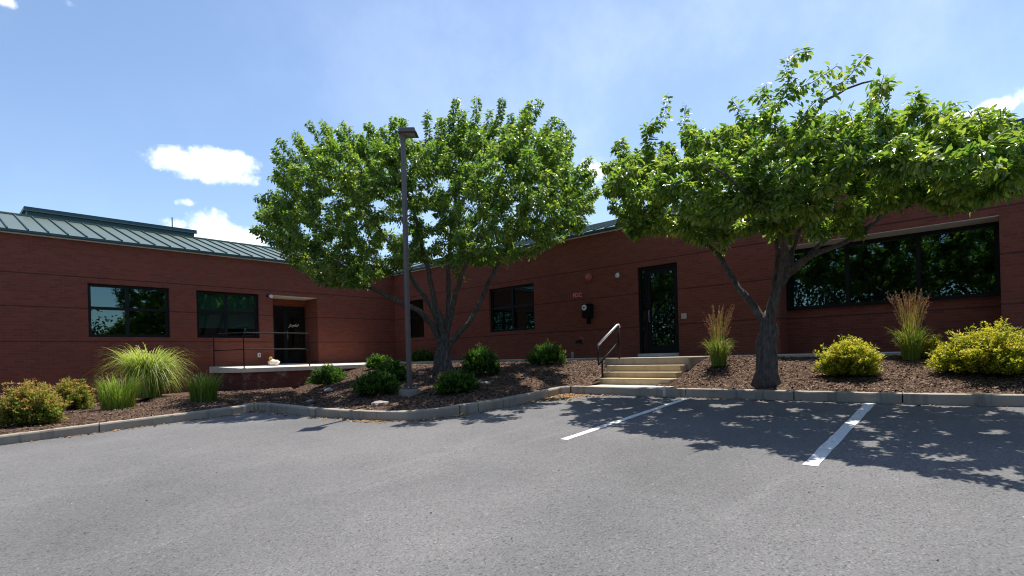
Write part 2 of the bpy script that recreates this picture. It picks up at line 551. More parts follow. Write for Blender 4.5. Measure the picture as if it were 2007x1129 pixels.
def painted_line(a, b, w):
    a, b = np.array(a), np.array(b)
    n = np.array([-(b - a)[1], (b - a)[0]]); n /= np.linalg.norm(n)
    vs, fs = [], []
    N = 24
    rr = random.Random(int(a[1] * 100))
    for i in range(N + 1):
        c = a + (b - a) * i / N
        for k, sgn in enumerate((-.5, .5)):
            q = c + n * (w * sgn + rr.uniform(-.006, .006))
            vs.append((q[0], q[1], float(gz(q[0], q[1])) + .004))
        if i: fs.append((2 * i - 2, 2 * i - 1, 2 * i + 1, 2 * i))
    MB().add(vs, fs).build('painted_line', M['paint'], lot)


painted_line((4.55, 14.62), (8.03, 14.66), .105)
painted_line((4.02, 17.18), (7.85, 17.28), .125)

# mulch bed
xs = np.arange(.6, 22, .14); ys = np.arange(.4, 25.2, .14)
gx, gy = np.meshgrid(xs, ys, indexing='ij')
P = np.stack([gx.ravel(), gy.ravel()], 1)
V = np.concatenate([P, mh(P)[:, None]], 1)
nx, ny = gx.shape
I = np.arange(nx * ny).reshape(nx, ny)
Q = np.stack([I[:-1, :-1].ravel(), I[1:, :-1].ravel(), I[1:, 1:].ravel(), I[:-1, 1:].ravel()], 1)
ctr = V[Q].mean(1)[:, :2]
dk, _ = seg_info(ctr)
inn = inside(ctr, BED)
STEPS = (ctr[:, 0] > 2.9) & (ctr[:, 0] < 4.6) & (ctr[:, 1] > 12.62) & (ctr[:, 1] < 13.9)
PLAT = (ctr[:, 0] < 6.4) & (ctr[:, 1] < 1.2)
keep = inn & (dk > .07) & ~STEPS & ~PLAT
bed = link('mulch_bed', np_mesh('mulch_bed', V, Q[keep]), M['mulch'], smooth=True)
tag(bed, kind='structure')

# bark chips lying on the bed
def scatter_bed(n, box, mind=.1):
    P = np.stack([rng.uniform(box[0], box[1], n), rng.uniform(box[2], box[3], n)], 1)
    d, _ = seg_info(P)
    k = inside(P, BED) & (d > mind) & ~((P[:, 0] < 1.25)) & ~((P[:, 1] < 1.55) & (P[:, 0] < 7.15)) & ~((P[:, 0] < 4.6) & (P[:, 1] > 12.3) & (P[:, 1] < 14.05))
    k &= ~((P[:, 0] < 3.05) & (P[:, 1] > 12.0) & (P[:, 1] < 14.03))
    P = P[k]
    return np.concatenate([P, mh(P)[:, None]], 1)


def chips(P, lmin, lmax, asp, lift, tilt=.5):
    n = len(P)
    a = rng.uniform(0, 2 * np.pi, n); L = rng.uniform(lmin, lmax, n); W = L * rng.uniform(asp * .6, asp * 1.4, n)
    ax = np.stack([np.cos(a), np.sin(a), rng.normal(0, tilt * .6, n)], 1); ax /= np.linalg.norm(ax, axis=1)[:, None]
    sd = np.stack([-np.sin(a), np.cos(a), rng.normal(0, tilt, n)], 1); sd /= np.linalg.norm(sd, axis=1)[:, None]
    up = np.cross(ax, sd)
    c = P + np.stack([np.zeros(n), np.zeros(n), rng.uniform(0, lift, n)], 1)
    hx, hs, hu = ax * L[:, None] / 2, sd * W[:, None] / 2, up * (W[:, None] * .3)
    vs = np.stack([c - hx - hs * .7, c + hx - hs, c + hx * .8 + hs, c - hx * 1.1 + hs * .6, c + hu], 1).reshape(-1, 3)
    b = np.arange(n)[:, None] * 5
    fs = np.concatenate([b + np.array([0, 1, 4]), b + np.array([1, 2, 4]), b + np.array([2, 3, 4]), b + np.array([3, 0, 4])], 0)
    tint = np.repeat(rng.beta(1.6, 2.2, n), 5)
    return np_mesh('chips', vs, fs, tint)


pc = np.concatenate([scatter_bed(52000, (1.2, 9, 6, 21)), scatter_bed(20000, (6, 14.5, 2.5, 9)), scatter_bed(8000, (2, 8, 1.5, 7))])
tag(link('bark_chips', chips(pc, .018, .065, .36, .022), M['chip']), kind='stuff')

# grit and dry leaves gathered along the kerb
n = 2600
t = rng.uniform(2.2, len(KERB) - 2.2, n); k = t.astype(int); fr = (t - k)[:, None]
Pk = KERB[k] * (1 - fr) + KERB[k + 1] * fr
nrm = KERB[k + 1] - KERB[k]; nrm = np.stack([-nrm[:, 1], nrm[:, 0]], 1); nrm /= np.linalg.norm(nrm, axis=1)[:, None]
off = np.abs(rng.normal(0, .10, n)) + .015
sgn = np.where(inside(Pk + nrm * .05, BED), -1, 1)
Pk = Pk + nrm * (off * sgn)[:, None]
wgt = .25 + .75 * ((np.abs(Pk[:, 0] - 5.2) < 1.0) & (np.abs(Pk[:, 1] - 12.5) < .9)) + .35 * (np.sin(t * 2.1) > .3)
Pk = Pk[rng.uniform(0, 1, n) < wgt]
Pk = np.concatenate([Pk, (gz(Pk[:, 0], Pk[:, 1]) + .004)[:, None]], 1)
cn = np.stack([4.75 + np.abs(rng.normal(0, .35, 420)), 12.3 + np.abs(rng.normal(0, .28, 420))], 1)
Pk = np.concatenate([Pk, np.concatenate([cn, (gz(cn[:, 0], cn[:, 1]) + .004)[:, None]], 1)])
tag(link('leaf_litter', chips(Pk, .018, .06, .5, .01, .4), M['dry']), kind='stuff')

n = 300
Pg = np.stack([rng.uniform(5.5, 13, n), rng.uniform(8, 19.5, n)], 1)
d, _ = seg_info(Pg)
Pg = Pg[(~inside(Pg, BED)) & (d > .15)]
Pg = np.concatenate([Pg, (gz(Pg[:, 0], Pg[:, 1]) + .003)[:, None]], 1)
tag(link('loose_grit', chips(Pg, .006, .019, .8, .004, .3), M['grit']), kind='stuff')

# kerb: cast lengths with open joints
KW, KH = .15, .15


def kerb_run(pts, name='kerb'):
    P = np.array(pts)
    # resample
    out = [P[0]]
    for a, b in zip(P[:-1], P[1:]):
        L = np.linalg.norm(b - a); m = max(1, int(L / .22))
        for i in range(1, m + 1): out.append(a + (b - a) * i / m)
    P = np.array(out)
    vs, fs = [], []
    prof = [(0, -.12), (.0, KH - .03), (.010, KH - .008), (.03, KH), (KW, KH + .002), (KW, -.12)]
    m = len(prof)
    for i, p in enumerate(P):
        d = P[min(i + 1, len(P) - 1)] - P[max(i - 1, 0)]
        d = d / np.linalg.norm(d)
        nn = np.array([-d[1], d[0]])
        if not inside(np.array([p + nn * .08]), BED)[0]: nn = -nn
        for o, h in prof:
            q = p + nn * o
            vs.append((q[0], q[1], float(gz(p[0], p[1])) + h + random.uniform(-.003, .003)))
        if i:
            for k in range(m - 1):
                fs.append(((i - 1) * m + k, i * m + k, i * m + k + 1, (i - 1) * m + k + 1))
    fs.append(tuple(range(m))); fs.append(tuple(range((len(P) - 1) * m, len(P) * m))[::-1])
    o = MB().add(vs, fs).build(name, M['kerb'])
    return tag(o, kind='structure')


def along(poly):
    seg = np.linalg.norm(np.diff(poly, axis=0), axis=1)
    return np.concatenate([[0], np.cumsum(seg)])


acc = along(KERB)


def sub(s0, s1):
    f = lambda s: np.array([np.interp(s, acc, KERB[:, 0]), np.interp(s, acc, KERB[:, 1])])
    pts = [f(s0)] + [KERB[i] for i in range(len(KERB)) if s0 + .03 < acc[i] < s1 - .03] + [f(s1)]
    return pts


def s_of(p):
    p = np.array(p[:2]); best = (1e9, 0)
    for i, (a, b) in enumerate(zip(KERB[:-1], KERB[1:])):
        d = b - a; t = np.clip((p - a) @ d / (d @ d), 0, 1); c = a + t * d
        dd = np.linalg.norm(p - c)
        if dd < best[0]: best = (dd, acc[i] + t * np.linalg.norm(d))
    return best[1]


joints = [0.] + [s_of(gp(*p)) for p in [(195, 846), (498, 806), (690, 822), (902, 812.5), (936, 806.5), (987, 798.5), (1075, 779.5)]] + \
    [s_of((4.66, 12.32)), s_of((4.37, 14.55)), s_of((4.15, 16.2)), s_of((3.98, 17.55)), s_of((3.5, 20)), acc[-1]]
for a, b in zip(joints[:-1], joints[1:]):
    kerb_run(sub(a + .008, b - .008))

# walkway along both wings, with the landing in front of the glass door
w = MB()
w.prism([(1.2, 1.5), (0, 1.5), (0, 0), (3.9, 0), (3.9, 1.5)], -.24, -.036)
w.v = [(x, y, z - (.079 * y / 1.5 if z > -.1 else 0)) for x, y, z in w.v]
w.prism([(0, 1.508), (1.2, 1.508), (1.2, 12.06), (0, 12.06)], -.22, -.066)
w.prism([(0, 14.03), (1.15, 14.03), (1.15, 14.86), (0, 14.86)], -.2, -.07)
w.prism([(-.6, 14.868), (1.15, 14.868), (1.15, 18.6), (-.6, 18.6)], -.2, -.07)
w.prism([(0, 18.608), (1.15, 18.608), (1.15, 25), (0, 25)], -.2, -.07)
tag(w.build('walkway', M['walk'], bevel=.006), kind='structure')

st = empty('entry_steps', (3.5, 13.2, -.5), label='tan concrete steps rising from the kerb to the right glass door', cat='steps')


def under(o, root):
    """keep world coordinates while hanging a mesh on its root"""
    o.parent = root
    root_m = Matrix.LocRotScale(root.location, root.rotation_euler, root.scale)
    o.matrix_parent_inverse = root_m.inverted()
    return o


for x0, x1, z0, z1, y0, y1 in [(3.58, 3.92, -.9, -.455, 12.38, 14.04), (3.28, 3.576, -.9, -.342, 12.34, 14.00), (3.0, 3.276, -.9, -.212, 12.28, 13.96)]:
    under(MB().box((x0, y0, z0), (x1, y1, z1)).build('step', M['step'], bevel=.014), st)
under(MB().prism([(0.004, 12.068), (2.994, 12.068), (2.994, 14.02), (0.004, 14.02)], -.6, -.062).build('landing', M['kerb'], bevel=.012), st)
under(MB().box((3.925, 12.40, -.9), (4.42, 14.2, -.578)).build('apron', M['walk'], bevel=.006), st)

# ------------------------------------------------------------------ building
bld = empty('brick_building', (0, 0, 0), label='single storey red brick office building with green metal roof around the planting beds', cat='building')
EA = 3.53
ZB = -1.3


def wall_panel(mb, axis, u0, u1, z0, z1, holes, depth=.12):
    """brick face on x=0 or y=0, with reveals round each opening (u0,u1,z0,z1,depth)"""
    us = sorted({u0, u1, *[h[0] for h in holes], *[h[1] for h in holes]})
    zs = sorted({z0, z1, *[h[2] for h in holes], *[h[3] for h in holes]})
    P = (lambda u, d, z: (u, -d, z)) if axis == 'y' else (lambda u, d, z: (-d, u, z))
    for a, b in zip(us[:-1], us[1:]):
        for c, d in zip(zs[:-1], zs[1:]):
            if any(h[0] < (a + b) / 2 < h[1] and h[2] < (c + d) / 2 < h[3] for h in holes): continue
            mb.add([P(a, 0, c), P(b, 0, c), P(b, 0, d), P(a, 0, d)], [(0, 1, 2, 3)])
    for h in holes:
        a, b, c, d = h[:4]; dp = h[4] if len(h) > 4 else depth
        mb.add([P(a, 0, c), P(a, dp, c), P(a, dp, d), P(a, 0, d)], [(0, 1, 2, 3)])
        mb.add([P(b, 0, c), P(b, dp, c), P(b, dp, d), P(b, 0, d)], [(0, 1, 2, 3)])
        if len(h) < 6: mb.add([P(a, 0, d), P(b, 0, d), P(b, dp, d), P(a, dp, d)], [(0, 1, 2, 3)])
        mb.add([P(a, 0, c), P(b, 0, c), P(b, dp, c), P(a, dp, c)], [(0, 1, 2, 3)])


HD, SL = 2.38, .885
WA1, WA2, RA = (8.18, 10.15), (5.53, 7.445), (3.42, 5.06)
DB, WB1, WB2, RB = (11.27, 12.42), (.86, 1.90), (5.53, 7.56), (14.86, 18.61)
a = MB()
wall_panel(a, 'y', 0, 22, ZB, EA, [WA1 + (SL, HD), WA2 + (SL, HD), RA + (-.06, HD, .95, 0)])
# back of the door recess, pierced for the door
for (x0, x1, z0, z1) in [(RA[0], 3.46, -.06, HD), (4.66, RA[1], -.06, HD), (3.46, 4.66, 2.10, HD)]:
    a.add([(x0, -.95, z0), (x1, -.95, z0), (x1, -.95, z1), (x0, -.95, z1)], [(0, 1, 2, 3)])
a.build('wall', M['brick'], bld, fix=False)
b = MB()
wall_panel(b, 'x', 0, 26, ZB, EA, [WB1 + (SL, HD), WB2 + (SL, HD), DB + (0.0, HD), RB + (-.06, HD, .65, 0)])
b.add([(-.65, RB[0], -.06), (-.65, RB[1], -.06), (-.65, RB[1], .955), (-.65, RB[0], .955)], [(0, 1, 2, 3)])
b.build('wall', M['brick'], bld, fix=False)
# far walls, floor and ceiling close the rooms
c = MB()
c.box((-12.3, -12.3, ZB), (22, -12, EA)); c.box((-12.3, -12, ZB), (-12, 26, EA)); c.box((22.002, -12.3, ZB), (22.2, 0, EA)); c.box((-12.3, 26.002, ZB), (0, 26.2, EA))
c.build('wall', M['brick'], bld)
c = MB()
c.box((-12, -12, -.3), (22, -1.2, -.02)); c.box((-12, -1.2, -.3), (-.8, 26, -.02))
c.build('floor', M['room'], bld)
c = MB()
c.box((-12, -12, 2.75), (22, -.02, 2.8)); c.box((-12, -.018, 2.75), (-.02, 26, 2.8))
c.build('ceiling', M['room'], bld)
MB().box((RA[0] + .002, -.948, HD - .012), (RA[1] - .002, -.002, HD)).build('soffit', M['soffit'], bld)
MB().box((-.648, RB[0] + .002, HD - .012), (-.002, RB[1] - .002, HD)).build('soffit', M['soffit'], bld)

# roofs
TP = math.tan(math.radians(18)); EZ = 3.655; OV = .13; RD = 3.05


def rz_(d): return EZ + TP * d


ra = MB()
ra.add([(22, OV, rz_(-OV)), (OV, OV, rz_(-OV)), (-RD, -RD, rz_(RD)), (22, -RD, rz_(RD))], [(0, 1, 2, 3)])
ra.add([(22, -RD, rz_(RD)), (-RD, -RD, rz_(RD)), (-12.3, -12.3, rz_(RD) - .2), (22, -12.3, rz_(RD) - .2)], [(0, 1, 2, 3)])
roofA = ra.build('roof', M['roof'], bld, fix=False)
rb = MB()
rb.add([(OV, OV, rz_(-OV)), (OV, 26, rz_(-OV)), (-RD, 26, rz_(RD)), (-RD, -RD, rz_(RD))], [(0, 1, 2, 3)])
rb.add([(-RD, -RD, rz_(RD)), (-RD, 26, rz_(RD)), (-12.3, 26, rz_(RD) - .2), (-12.3, -12.3, rz_(RD) - .2)], [(0, 1, 2, 3)])
roofB = rb.build('roof', M['roof'], bld, fix=False)
sa = MB()
for i in range(55):
    x = .15 + i * .4
    y1 = -RD if x > 0 else 0
    sa.add([(x - .013, OV, rz_(-OV) + .002), (x + .013, OV, rz_(-OV) + .002), (x + .013, -RD, rz_(RD) + .002), (x - .013, -RD, rz_(RD) + .002),
            (x - .013, OV, rz_(-OV) + .04), (x + .013, OV, rz_(-OV) + .04), (x + .013, -RD, rz_(RD) + .04), (x - .013, -RD, rz_(RD) + .04)],
           [(0, 1, 5, 4), (1, 2, 6, 5), (2, 3, 7, 6), (3, 0, 4, 7), (4, 5, 6, 7)])
sa.build('roof_seam', M['seam'], roofA)
sb = MB()
for i in range(64):
    y = .35 + i * .4
    sb.add([(OV, y - .013, rz_(-OV) + .002), (OV, y + .013, rz_(-OV) + .002), (-RD, y + .013, rz_(RD) + .002), (-RD, y - .013, rz_(RD) + .002),
            (OV, y - .013, rz_(-OV) + .04), (OV, y + .013, rz_(-OV) + .04), (-RD, y + .013, rz_(RD) + .04), (-RD, y - .013, rz_(RD) + .04)],
           [(0, 1, 5, 4), (1, 2, 6, 5), (2, 3, 7, 6), (3, 0, 4, 7), (4, 5, 6, 7)])
sb.build('roof_seam', M['seam'], roofB)
gzb = rz_(-OV)
MB().box((OV + .02, .002, EA + .022), (22, OV + .02, gzb - .004)).build('gutter', M['green'], roofA)
MB().box((.002, OV + .022, EA + .022), (OV + .02, 26, gzb - .004)).build('gutter', M['green'], roofB)
MB().box((.03, .003, EA - .012), (22, .03, EA + .02)).build('trim_strip', M['white'], roofA)
MB().box((.003, .032, EA - .012), (.03, 26, EA + .02)).build('trim_strip', M['white'], roofB)
MB().tube([(22, -RD, rz_(RD) + .02), (-RD, -RD, rz_(RD) + .02)], .045, 6).build('ridge_cap', M['roof'], roofA)
MB().tube([(-RD, 26, rz_(RD) + .02), (-RD, -RD, rz_(RD) + .02)], .045, 6).build('ridge_cap', M['roof'], roofB)


def monitor(x0, x1, y0, y1, face):
    m = MB().box((x0, y0, 4.45), (x1, y1, 4.86)).build('roof_monitor', M['green'], bld)
    e = .07
    MB().box((x0 - e, y0 - e, 4.862), (x1 + e, y1 + e, 4.95)).build('coping', M['green'], m)
    # pale drip line under the coping and a mid joint
    if face == 'y':
        MB().box((x0 - e, y1 + .002, 4.825), (x1 + e, y1 + .075, 4.858)).build('drip_edge', M['roof'], m)
        MB().box((x0, y1 + .002, 4.66), (x1, y1 + .012, 4.672)).build('joint_strip', M['seam'], m)
    else:
        MB().box((x1 + .002, y0 - e, 4.825), (x1 + .075, y1 + e, 4.858)).build('drip_edge', M['roof'], m)
        MB().box((x1 + .002, y0, 4.66), (x1 + .012, y1, 4.672)).build('joint_strip', M['seam'], m)


monitor(6.5, 11.05, -6.0, -3.1, 'y')
monitor(-6.0, -3.1, 18.7, 23.5, 'x')


def window(axis, u0, u1, z0, z1, dep, cols, rows, blind=None, fw=.08):
    P = (lambda u, d, z: (u, -d, z)) if axis == 'y' else (lambda u, d, z: (-d, u, z))
    fr = MB()
    t0, t1 = dep - .02, dep + .06
    fr.box(P(u0, t0, z0), P(u1, t1, z0 + fw)); fr.box(P(u0, t0, z1 - fw), P(u1, t1, z1))
    fr.box(P(u0, t0, z0 + fw), P(u0 + fw, t1, z1 - fw)); fr.box(P(u1 - fw, t0, z0 + fw), P(u1, t1, z1 - fw))
    for c in cols: fr.box(P(c - fw / 2, t0 + .002, z0 + fw), P(c + fw / 2, t1 - .002, z1 - fw))
    ce = [u0 + fw] + [x for c in cols for x in (c - fw / 2, c + fw / 2)] + [u1 - fw]
    for r in rows:
        for i in range(0, len(ce), 2): fr.box(P(ce[i], t0 + .004, r - fw / 2), P(ce[i + 1], t1 - .004, r + fw / 2))
    w = fr.build('window', M['frame'], bld)
    re = [z0 + fw] + [x for r in rows for x in (r - fw / 2, r + fw / 2)] + [z1 - fw]
    for i in range(0, len(ce), 2):
        for k in range(0, len(re), 2):
            MB().add([P(ce[i], dep + .02, re[k]), P(ce[i + 1], dep + .02, re[k]), P(ce[i + 1], dep + .02, re[k + 1]), P(ce[i], dep + .02, re[k + 1])], [(0, 1, 2, 3)]).build('pane', M['glass'], w, fix=False)
    if blind:
        MB().box(P(u0 + .03, dep + .12, blind), P(u1 - .03, dep + .125, z1 - .03)).build('blind', M['blind'], w)
    return w


window('y', *WA1, SL, HD, .10, [9.225], [1.70])
window('y', *WA2, SL, HD, .10, [6.555], [1.715], blind=1.20)
window('x', *WB1, SL, HD, .10, [], [1.70])
window('x', *WB2, SL, HD, .10, [6.55], [1.70])
window('x', RB[0], RB[1], .957, 2.366, .60, [16.11, 17.37], [], fw=.075)


def door(axis, u0, u1, z0, z1, dep, split, leaf_hi, fw=.06):
    """aluminium frame, glazed leaf and a sidelight beside it"""
    P = (lambda u, d, z: (u, -d, z)) if axis == 'y' else (lambda u, d, z: (-d, u, z))
    fr = MB()
    t0, t1 = dep - .03, dep + .08
    fr.box(P(u0, t0, z1 - fw), P(u1, t1, z1)); fr.box(P(u0, t0, z0), P(u0 + fw, t1, z1 - fw)); fr.box(P(u1 - fw, t0, z0), P(u1, t1, z1 - fw))
    fr.box(P(split - fw / 2, t0 + .002, z0), P(split + fw / 2, t1 - .002, z1 - fw))
    fr.box(P(u0 + fw, t0 - .002, z0 - .02), P(u1 - fw, t1, z0 + .02))
    d = fr.build('door', M['frame'], bld)
    lo, hi = ((split + fw / 2, u1 - fw) if leaf_hi else (u0 + fw, split - fw / 2))
    so, sh = ((u0 + fw, split - fw / 2) if leaf_hi else (split + fw / 2, u1 - fw))
    lf = MB(); q = .075
    lf.box(P(lo + .004, dep - .012, z0 + .024), P(hi - .004, dep + .045, z0 + .21)); lf.box(P(lo + .004, dep - .012, z1 - fw - .11), P(hi - .004, dep + .045, z1 - fw - .004))
    lf.box(P(lo + .004, dep - .012, z0 + .21), P(lo + q, dep + .045, z1 - fw - .11)); lf.box(P(hi - q, dep - .012, z0 + .21), P(hi - .004, dep + .045, z1 - fw - .11))
    lf.build('door_leaf', M['frame'], d)
    MB().add([P(lo + q, dep + .015, z0 + .21), P(hi - q, dep + .015, z0 + .21), P(hi - q, dep + .015, z1 - fw - .11), P(lo + q, dep + .015, z1 - fw - .11)], [(0, 1, 2, 3)]).build('pane', M['glass'], d, fix=False)
    MB().add([P(so, dep + .02, z0 + .02), P(sh, dep + .02, z0 + .02), P(sh, dep + .02, z1 - fw), P(so, dep + .02, z1 - fw)], [(0, 1, 2, 3)]).build('pane', M['glass'], d, fix=False)
    hu = (lo + .05) if leaf_hi else (hi - .05)
    MB().tube([P(hu, dep - .012, 1.18), P(hu, dep - .07, 1.18), P(hu, dep - .07, .88), P(hu, dep - .012, .88)], .011, 8).build('handle', M['grey'], d, smooth=True)
    return d


dA = door('y', 3.46, 4.66, 0, 2.10, .95, 4.23, False)
dB = door('x', DB[0], DB[1], .02, 2.36, .08, 11.50, True)
MB().box((-.07, DB[0] + .003, -.06), (.10, DB[1] - .003, .018)).build('threshold', M['walk'], dB)
MB().box((3.425, -1.02, -.06), (4.66, -.86, -.01)).build('threshold', M['walk'], dA)


def text(body, size, mat, name, mtx, parent, shear=0., ext=.003):
    cu = bpy.data.curves.new(name, 'FONT'); cu.body = body; cu.size = size; cu.extrude = ext; cu.shear = shear
    cu.align_x = 'CENTER'; cu.align_y = 'CENTER'
    tmp = bpy.data.objects.new('tmp', cu); COL.objects.link(tmp)
    bpy.context.view_layer.update()
    dg = bpy.context.evaluated_depsgraph_get()
    me = bpy.data.meshes.new_from_object(tmp.evaluated_get(dg))
    bpy.data.objects.remove(tmp)
    me.transform(mtx)
    me.materials.clear()
    return link(name, me, mat, parent)


# facing +y: text x runs toward -x ; facing +x: text x runs toward +y
FY = Matrix(((-1, 0, 0), (0, 0, 1), (0, 1, 0))).to_4x4()
FX = Matrix(((0, 0, 1), (1, 0, 0), (0, 1, 0))).to_4x4()
pt = ony(575, 638, -.955)
text('Joyful', .155, M['white'], 'door_lettering', Matrix.Translation((pt[0], -.944, pt[2])) @ FY, dA, shear=.45)

# ------------------------------------------------------------------ fixtures on the walls
def fixture(name, px, py, axis, label, cat, group=None):
    p = onx(px, py) if axis == 'x' else ony(px, py)
    return empty(name, tuple(p), 0, label, cat, group)


r = fixture('alarm_bell', 1155, 544, 'x', 'round dusty red alarm bell high on the right brick wall', 'alarm bell')
MB().lathe([(.0, .0), (.05, .0), (.05, .03), (.115, .035), (.12, .05), (.105, .075), (.06, .092), (.0, .095)], 28, axis='x').build('gong', M['red'], r, smooth=True)
MB().lathe([(0, .095), (.018, .096), (.014, .108), (0, .109)], 12, axis='x').build('bolt', M['grey'], r)

r = fixture('wall_sign', 1132, 579, 'x', 'small red sign reading FDC on the right brick wall', 'sign')
MB().box((.002, -.145, -.075), (.012, .145, .075)).build('plate', M['sign'], r, bevel=.003)
text('FDC', .175, M['letter'], 'lettering', Matrix.Translation((.0125, .0, 0)) @ Matrix.Diagonal((1, 1, 1, 1)) @ FX, r)

r = fixture('wall_box', 1155, 612, 'x', 'black wall box with a round white badge below the red sign', 'wall box')
bx = MB()
bx.prism([(.002, -.16), (.19, -.14), (.19, .14), (.002, .16)], -.17, .24)
bx.build('hood', M['black'], r, bevel=.02)
MB().prism([(.004, -.06), (.09, -.05), (.09, .05), (.004, .06)], -.34, -.172).build('spout', M['black'], r, bevel=.02)
MB().lathe([(0, .19), (.082, .191), (.086, .196), (.08, .201), (0, .202)], 24, c=(0, -.045, .13), axis='x').build('badge', M['white'], r)
MB().box((.203, -.075, .113), (.206, -.025, .152)).build('badge_mark', M['black'], r)

r = fixture('hose_inlet', 1140, 668, 'x', 'low brass and dark twin hose inlet under the black wall box', 'hose inlet')
MB().lathe([(0, .002), (.10, .002), (.10, .012), (.05, .02), (.045, .08), (0, .08)], 20, c=(0, 0, .03), axis='x').build('flange', M['red'], r)
for dy in (-.06, .06):
    MB().tube([(.05, 0, .02), (.10, dy, -.01), (.17, dy * 1.3, -.05)], .036, 12).build('inlet', M['dark'], r, smooth=True)


def spot(px, py, axis, label):
    r = fixture('security_light', px, py, axis, label, 'light', 'security lights on the walls')
    s = (lambda a, b, c: (a, b, c)) if axis == 'x' else (lambda a, b, c: (-b, a, c))
    MB().lathe([(0, .002), (.05, .002), (.05, .025), (0, .03)], 16, axis=axis).build('base', M['dark'] if axis == 'y' else M['white'], r)
    e = s(.12, .05, -.05) if axis == 'x' else (-.07, .13, -.02)
    b0 = (.02, 0, 0) if axis == 'x' else (0, .02, 0)
    MB().tube([b0, tuple(.45 * v for v in e)], .015, 8).build('arm', M['dark'], r)
    ve = Vector(e)
    MB().tube([ve * .4, ve * .62, ve, ve * 1.25], [.02, .045, .062, .058], 14).build('lamp_head', M['white'], r, smooth=True)


spot(524, 580, 'y', 'small white security light on dark base beside the left window')
spot(1211, 538, 'x', 'small white security lamp on the wall left of the right glass door')
r = fixture('keypad', 1341, 619.5, 'x', 'square beige intercom plate right of the right glass door', 'intercom')
MB().box((.002, -.068, -.068), (.03, .068, .068)).build('plate', M['beige'], r, bevel=.006)
MB().lathe([(0, .03), (.013, .03), (.013, .036), (0, .037)], 12, axis='x').build('button', M['grey'], r)
r = fixture('power_outlet', 507.5, 696, 'y', 'white weatherproof power outlet low on the wall behind the railing', 'outlet')
MB().box((-.05, .002, -.075), (.05, .035, .075)).build('cover', M['white'], r, bevel=.01)
MB().box((-.02, .036, -.045), (.02, .04, .045)).build('flap', M['grey'], r)
p = mp(1122, 706)
r = empty('pipe_stub', (.25, onx(1122, 700, .25)[1], -.066), label='short grey standpipe by the wall right of a round shrub', cat='pipe')
MB().tube([(0, 0, 0), (0, 0, .13)], .035, 12).build('pipe', M['grey'], r, smooth=True)
MB().lathe([(0, .13), (.045, .13), (.045, .17), (.02, .185), (0, .186)], 12).build('cap', M['grey'], r)
p = ony(338, 450, -4.2)
r = empty('roof_mast', (p[0], -4.2, 4.945), label='thin grey mast standing on the green roof box', cat='mast')
MB().tube([(0, 0, 0), (0, 0, .62)], .022, 8).build('pole', M['grey'], r)
MB().lathe([(0, 0), (.07, 0), (.07, .03), (.03, .05), (0, .05)], 12).build('foot', M['grey'], r)

# things on the sills
def sill_thing(name, px, py, w, h, d, mat, label, cat, shape='box'):
    p = ony(px, py, -.22)
    r = empty(name, (p[0], -.22, SL), label=label, cat=cat)
    if shape == 'box':
        MB().box((-w / 2, -d / 2, .002), (w / 2, d / 2, h)).build('body', mat, r, bevel=.004)
    else:
        MB().lathe([(0, .002), (w * .5, .002), (w * .52, h * .2), (w * .35, h * .7), (w * .1, h), (0, h)], 14).build('body', mat, r, smooth=True)


MB().box((5.6, -.5, SL - .05), (7.4, -.16, SL)).build('inner_sill', M['frame'], bld)
MB().box((8.25, -.5, SL - .05), (10.1, -.16, SL)).build('inner_sill', M['frame'], bld)
sill_thing('paper_box', 440, 657, .15, .10, .1, M['paper'], 'pale paper box on the sill left of the mullion in the second window', 'box')
sill_thing('cup', 452.5, 657, .05, .09, .05, M['paper'], 'small white cup on the sill at the mullion of the second window', 'cup', 'cone')
sill_thing('tin_box', 461, 657, .10, .12, .08, M['grey'], 'grey tin on the sill right of the mullion in the second window', 'tin')
sill_thing('paper_tray', 492, 657, .26, .11, .12, M['paper'], 'wide tray of papers at the right end of the second window sill', 'paper tray')
sill_thing('cone_ornament', 323, 658, .09, .13, .09, M['paper'], 'small white cone at the right end of the leftmost window sill', 'ornament', 'cone')
sill_thing('round_ornament', 181, 657, .09, .09, .09, M['paper'], 'small white rounded ornament at the left end of the leftmost window sill', 'ornament', 'cone')

# ------------------------------------------------------------------ entrance platform and rails
pf = empty('entrance_platform', (5.4, .75, -.9), label='raised concrete entrance platform on a stained brick base in front of the left door', cat='platform')
_sl = MB().prism([(3.908, .004), (7.13, .004), (6.66, 1.5), (3.908, 1.5)], -.243, -.036)
_sl.v = [(x, y, z - (.079 * y / 1.5 if z > -.1 else 0)) for x, y, z in _sl.v]
under(_sl.build('slab', M['walk'], bevel=.01), pf)
under(MB().prism([(1.3, .008), (7.06, .008), (6.60, 1.44), (1.3, 1.44)], -1.2, -.245).build('brick_base', M['base']), pf)
under(MB().box((3.43, -.94, -.2), (5.05, .003, -.033)).build('door_step', M['walk']), pf)

rl = empty('guard_rail', (5.6, 1.4, -.066), label='thin black pipe railing along the edge of the entrance platform', cat='railing')
zb, zt, zm = -.115, .985, .47
PR = [(7.02, .12), (6.61, 1.42), (4.5, 1.42)]
for q in PR:
    o = MB().tube([(q[0], q[1], zb), (q[0], q[1], zt - .02)], .019, 8)
    o.lathe([(0, zb), (.045, zb), (.045, zb + .012), (0, zb + .013)], 12, c=(q[0], q[1], 0))
    under(o.build('post', M['dark'], smooth=False), rl)
under(MB().tube([(*PR[0], zt), (*PR[1], zt), (*PR[2], zt)], .021, 8).build('top_rail', M['rail']), rl)
under(MB().tube([(*PR[0], zm), (*PR[1], zm), (*PR[2], zm)], .017, 8).build('mid_rail', M['dark']), rl)

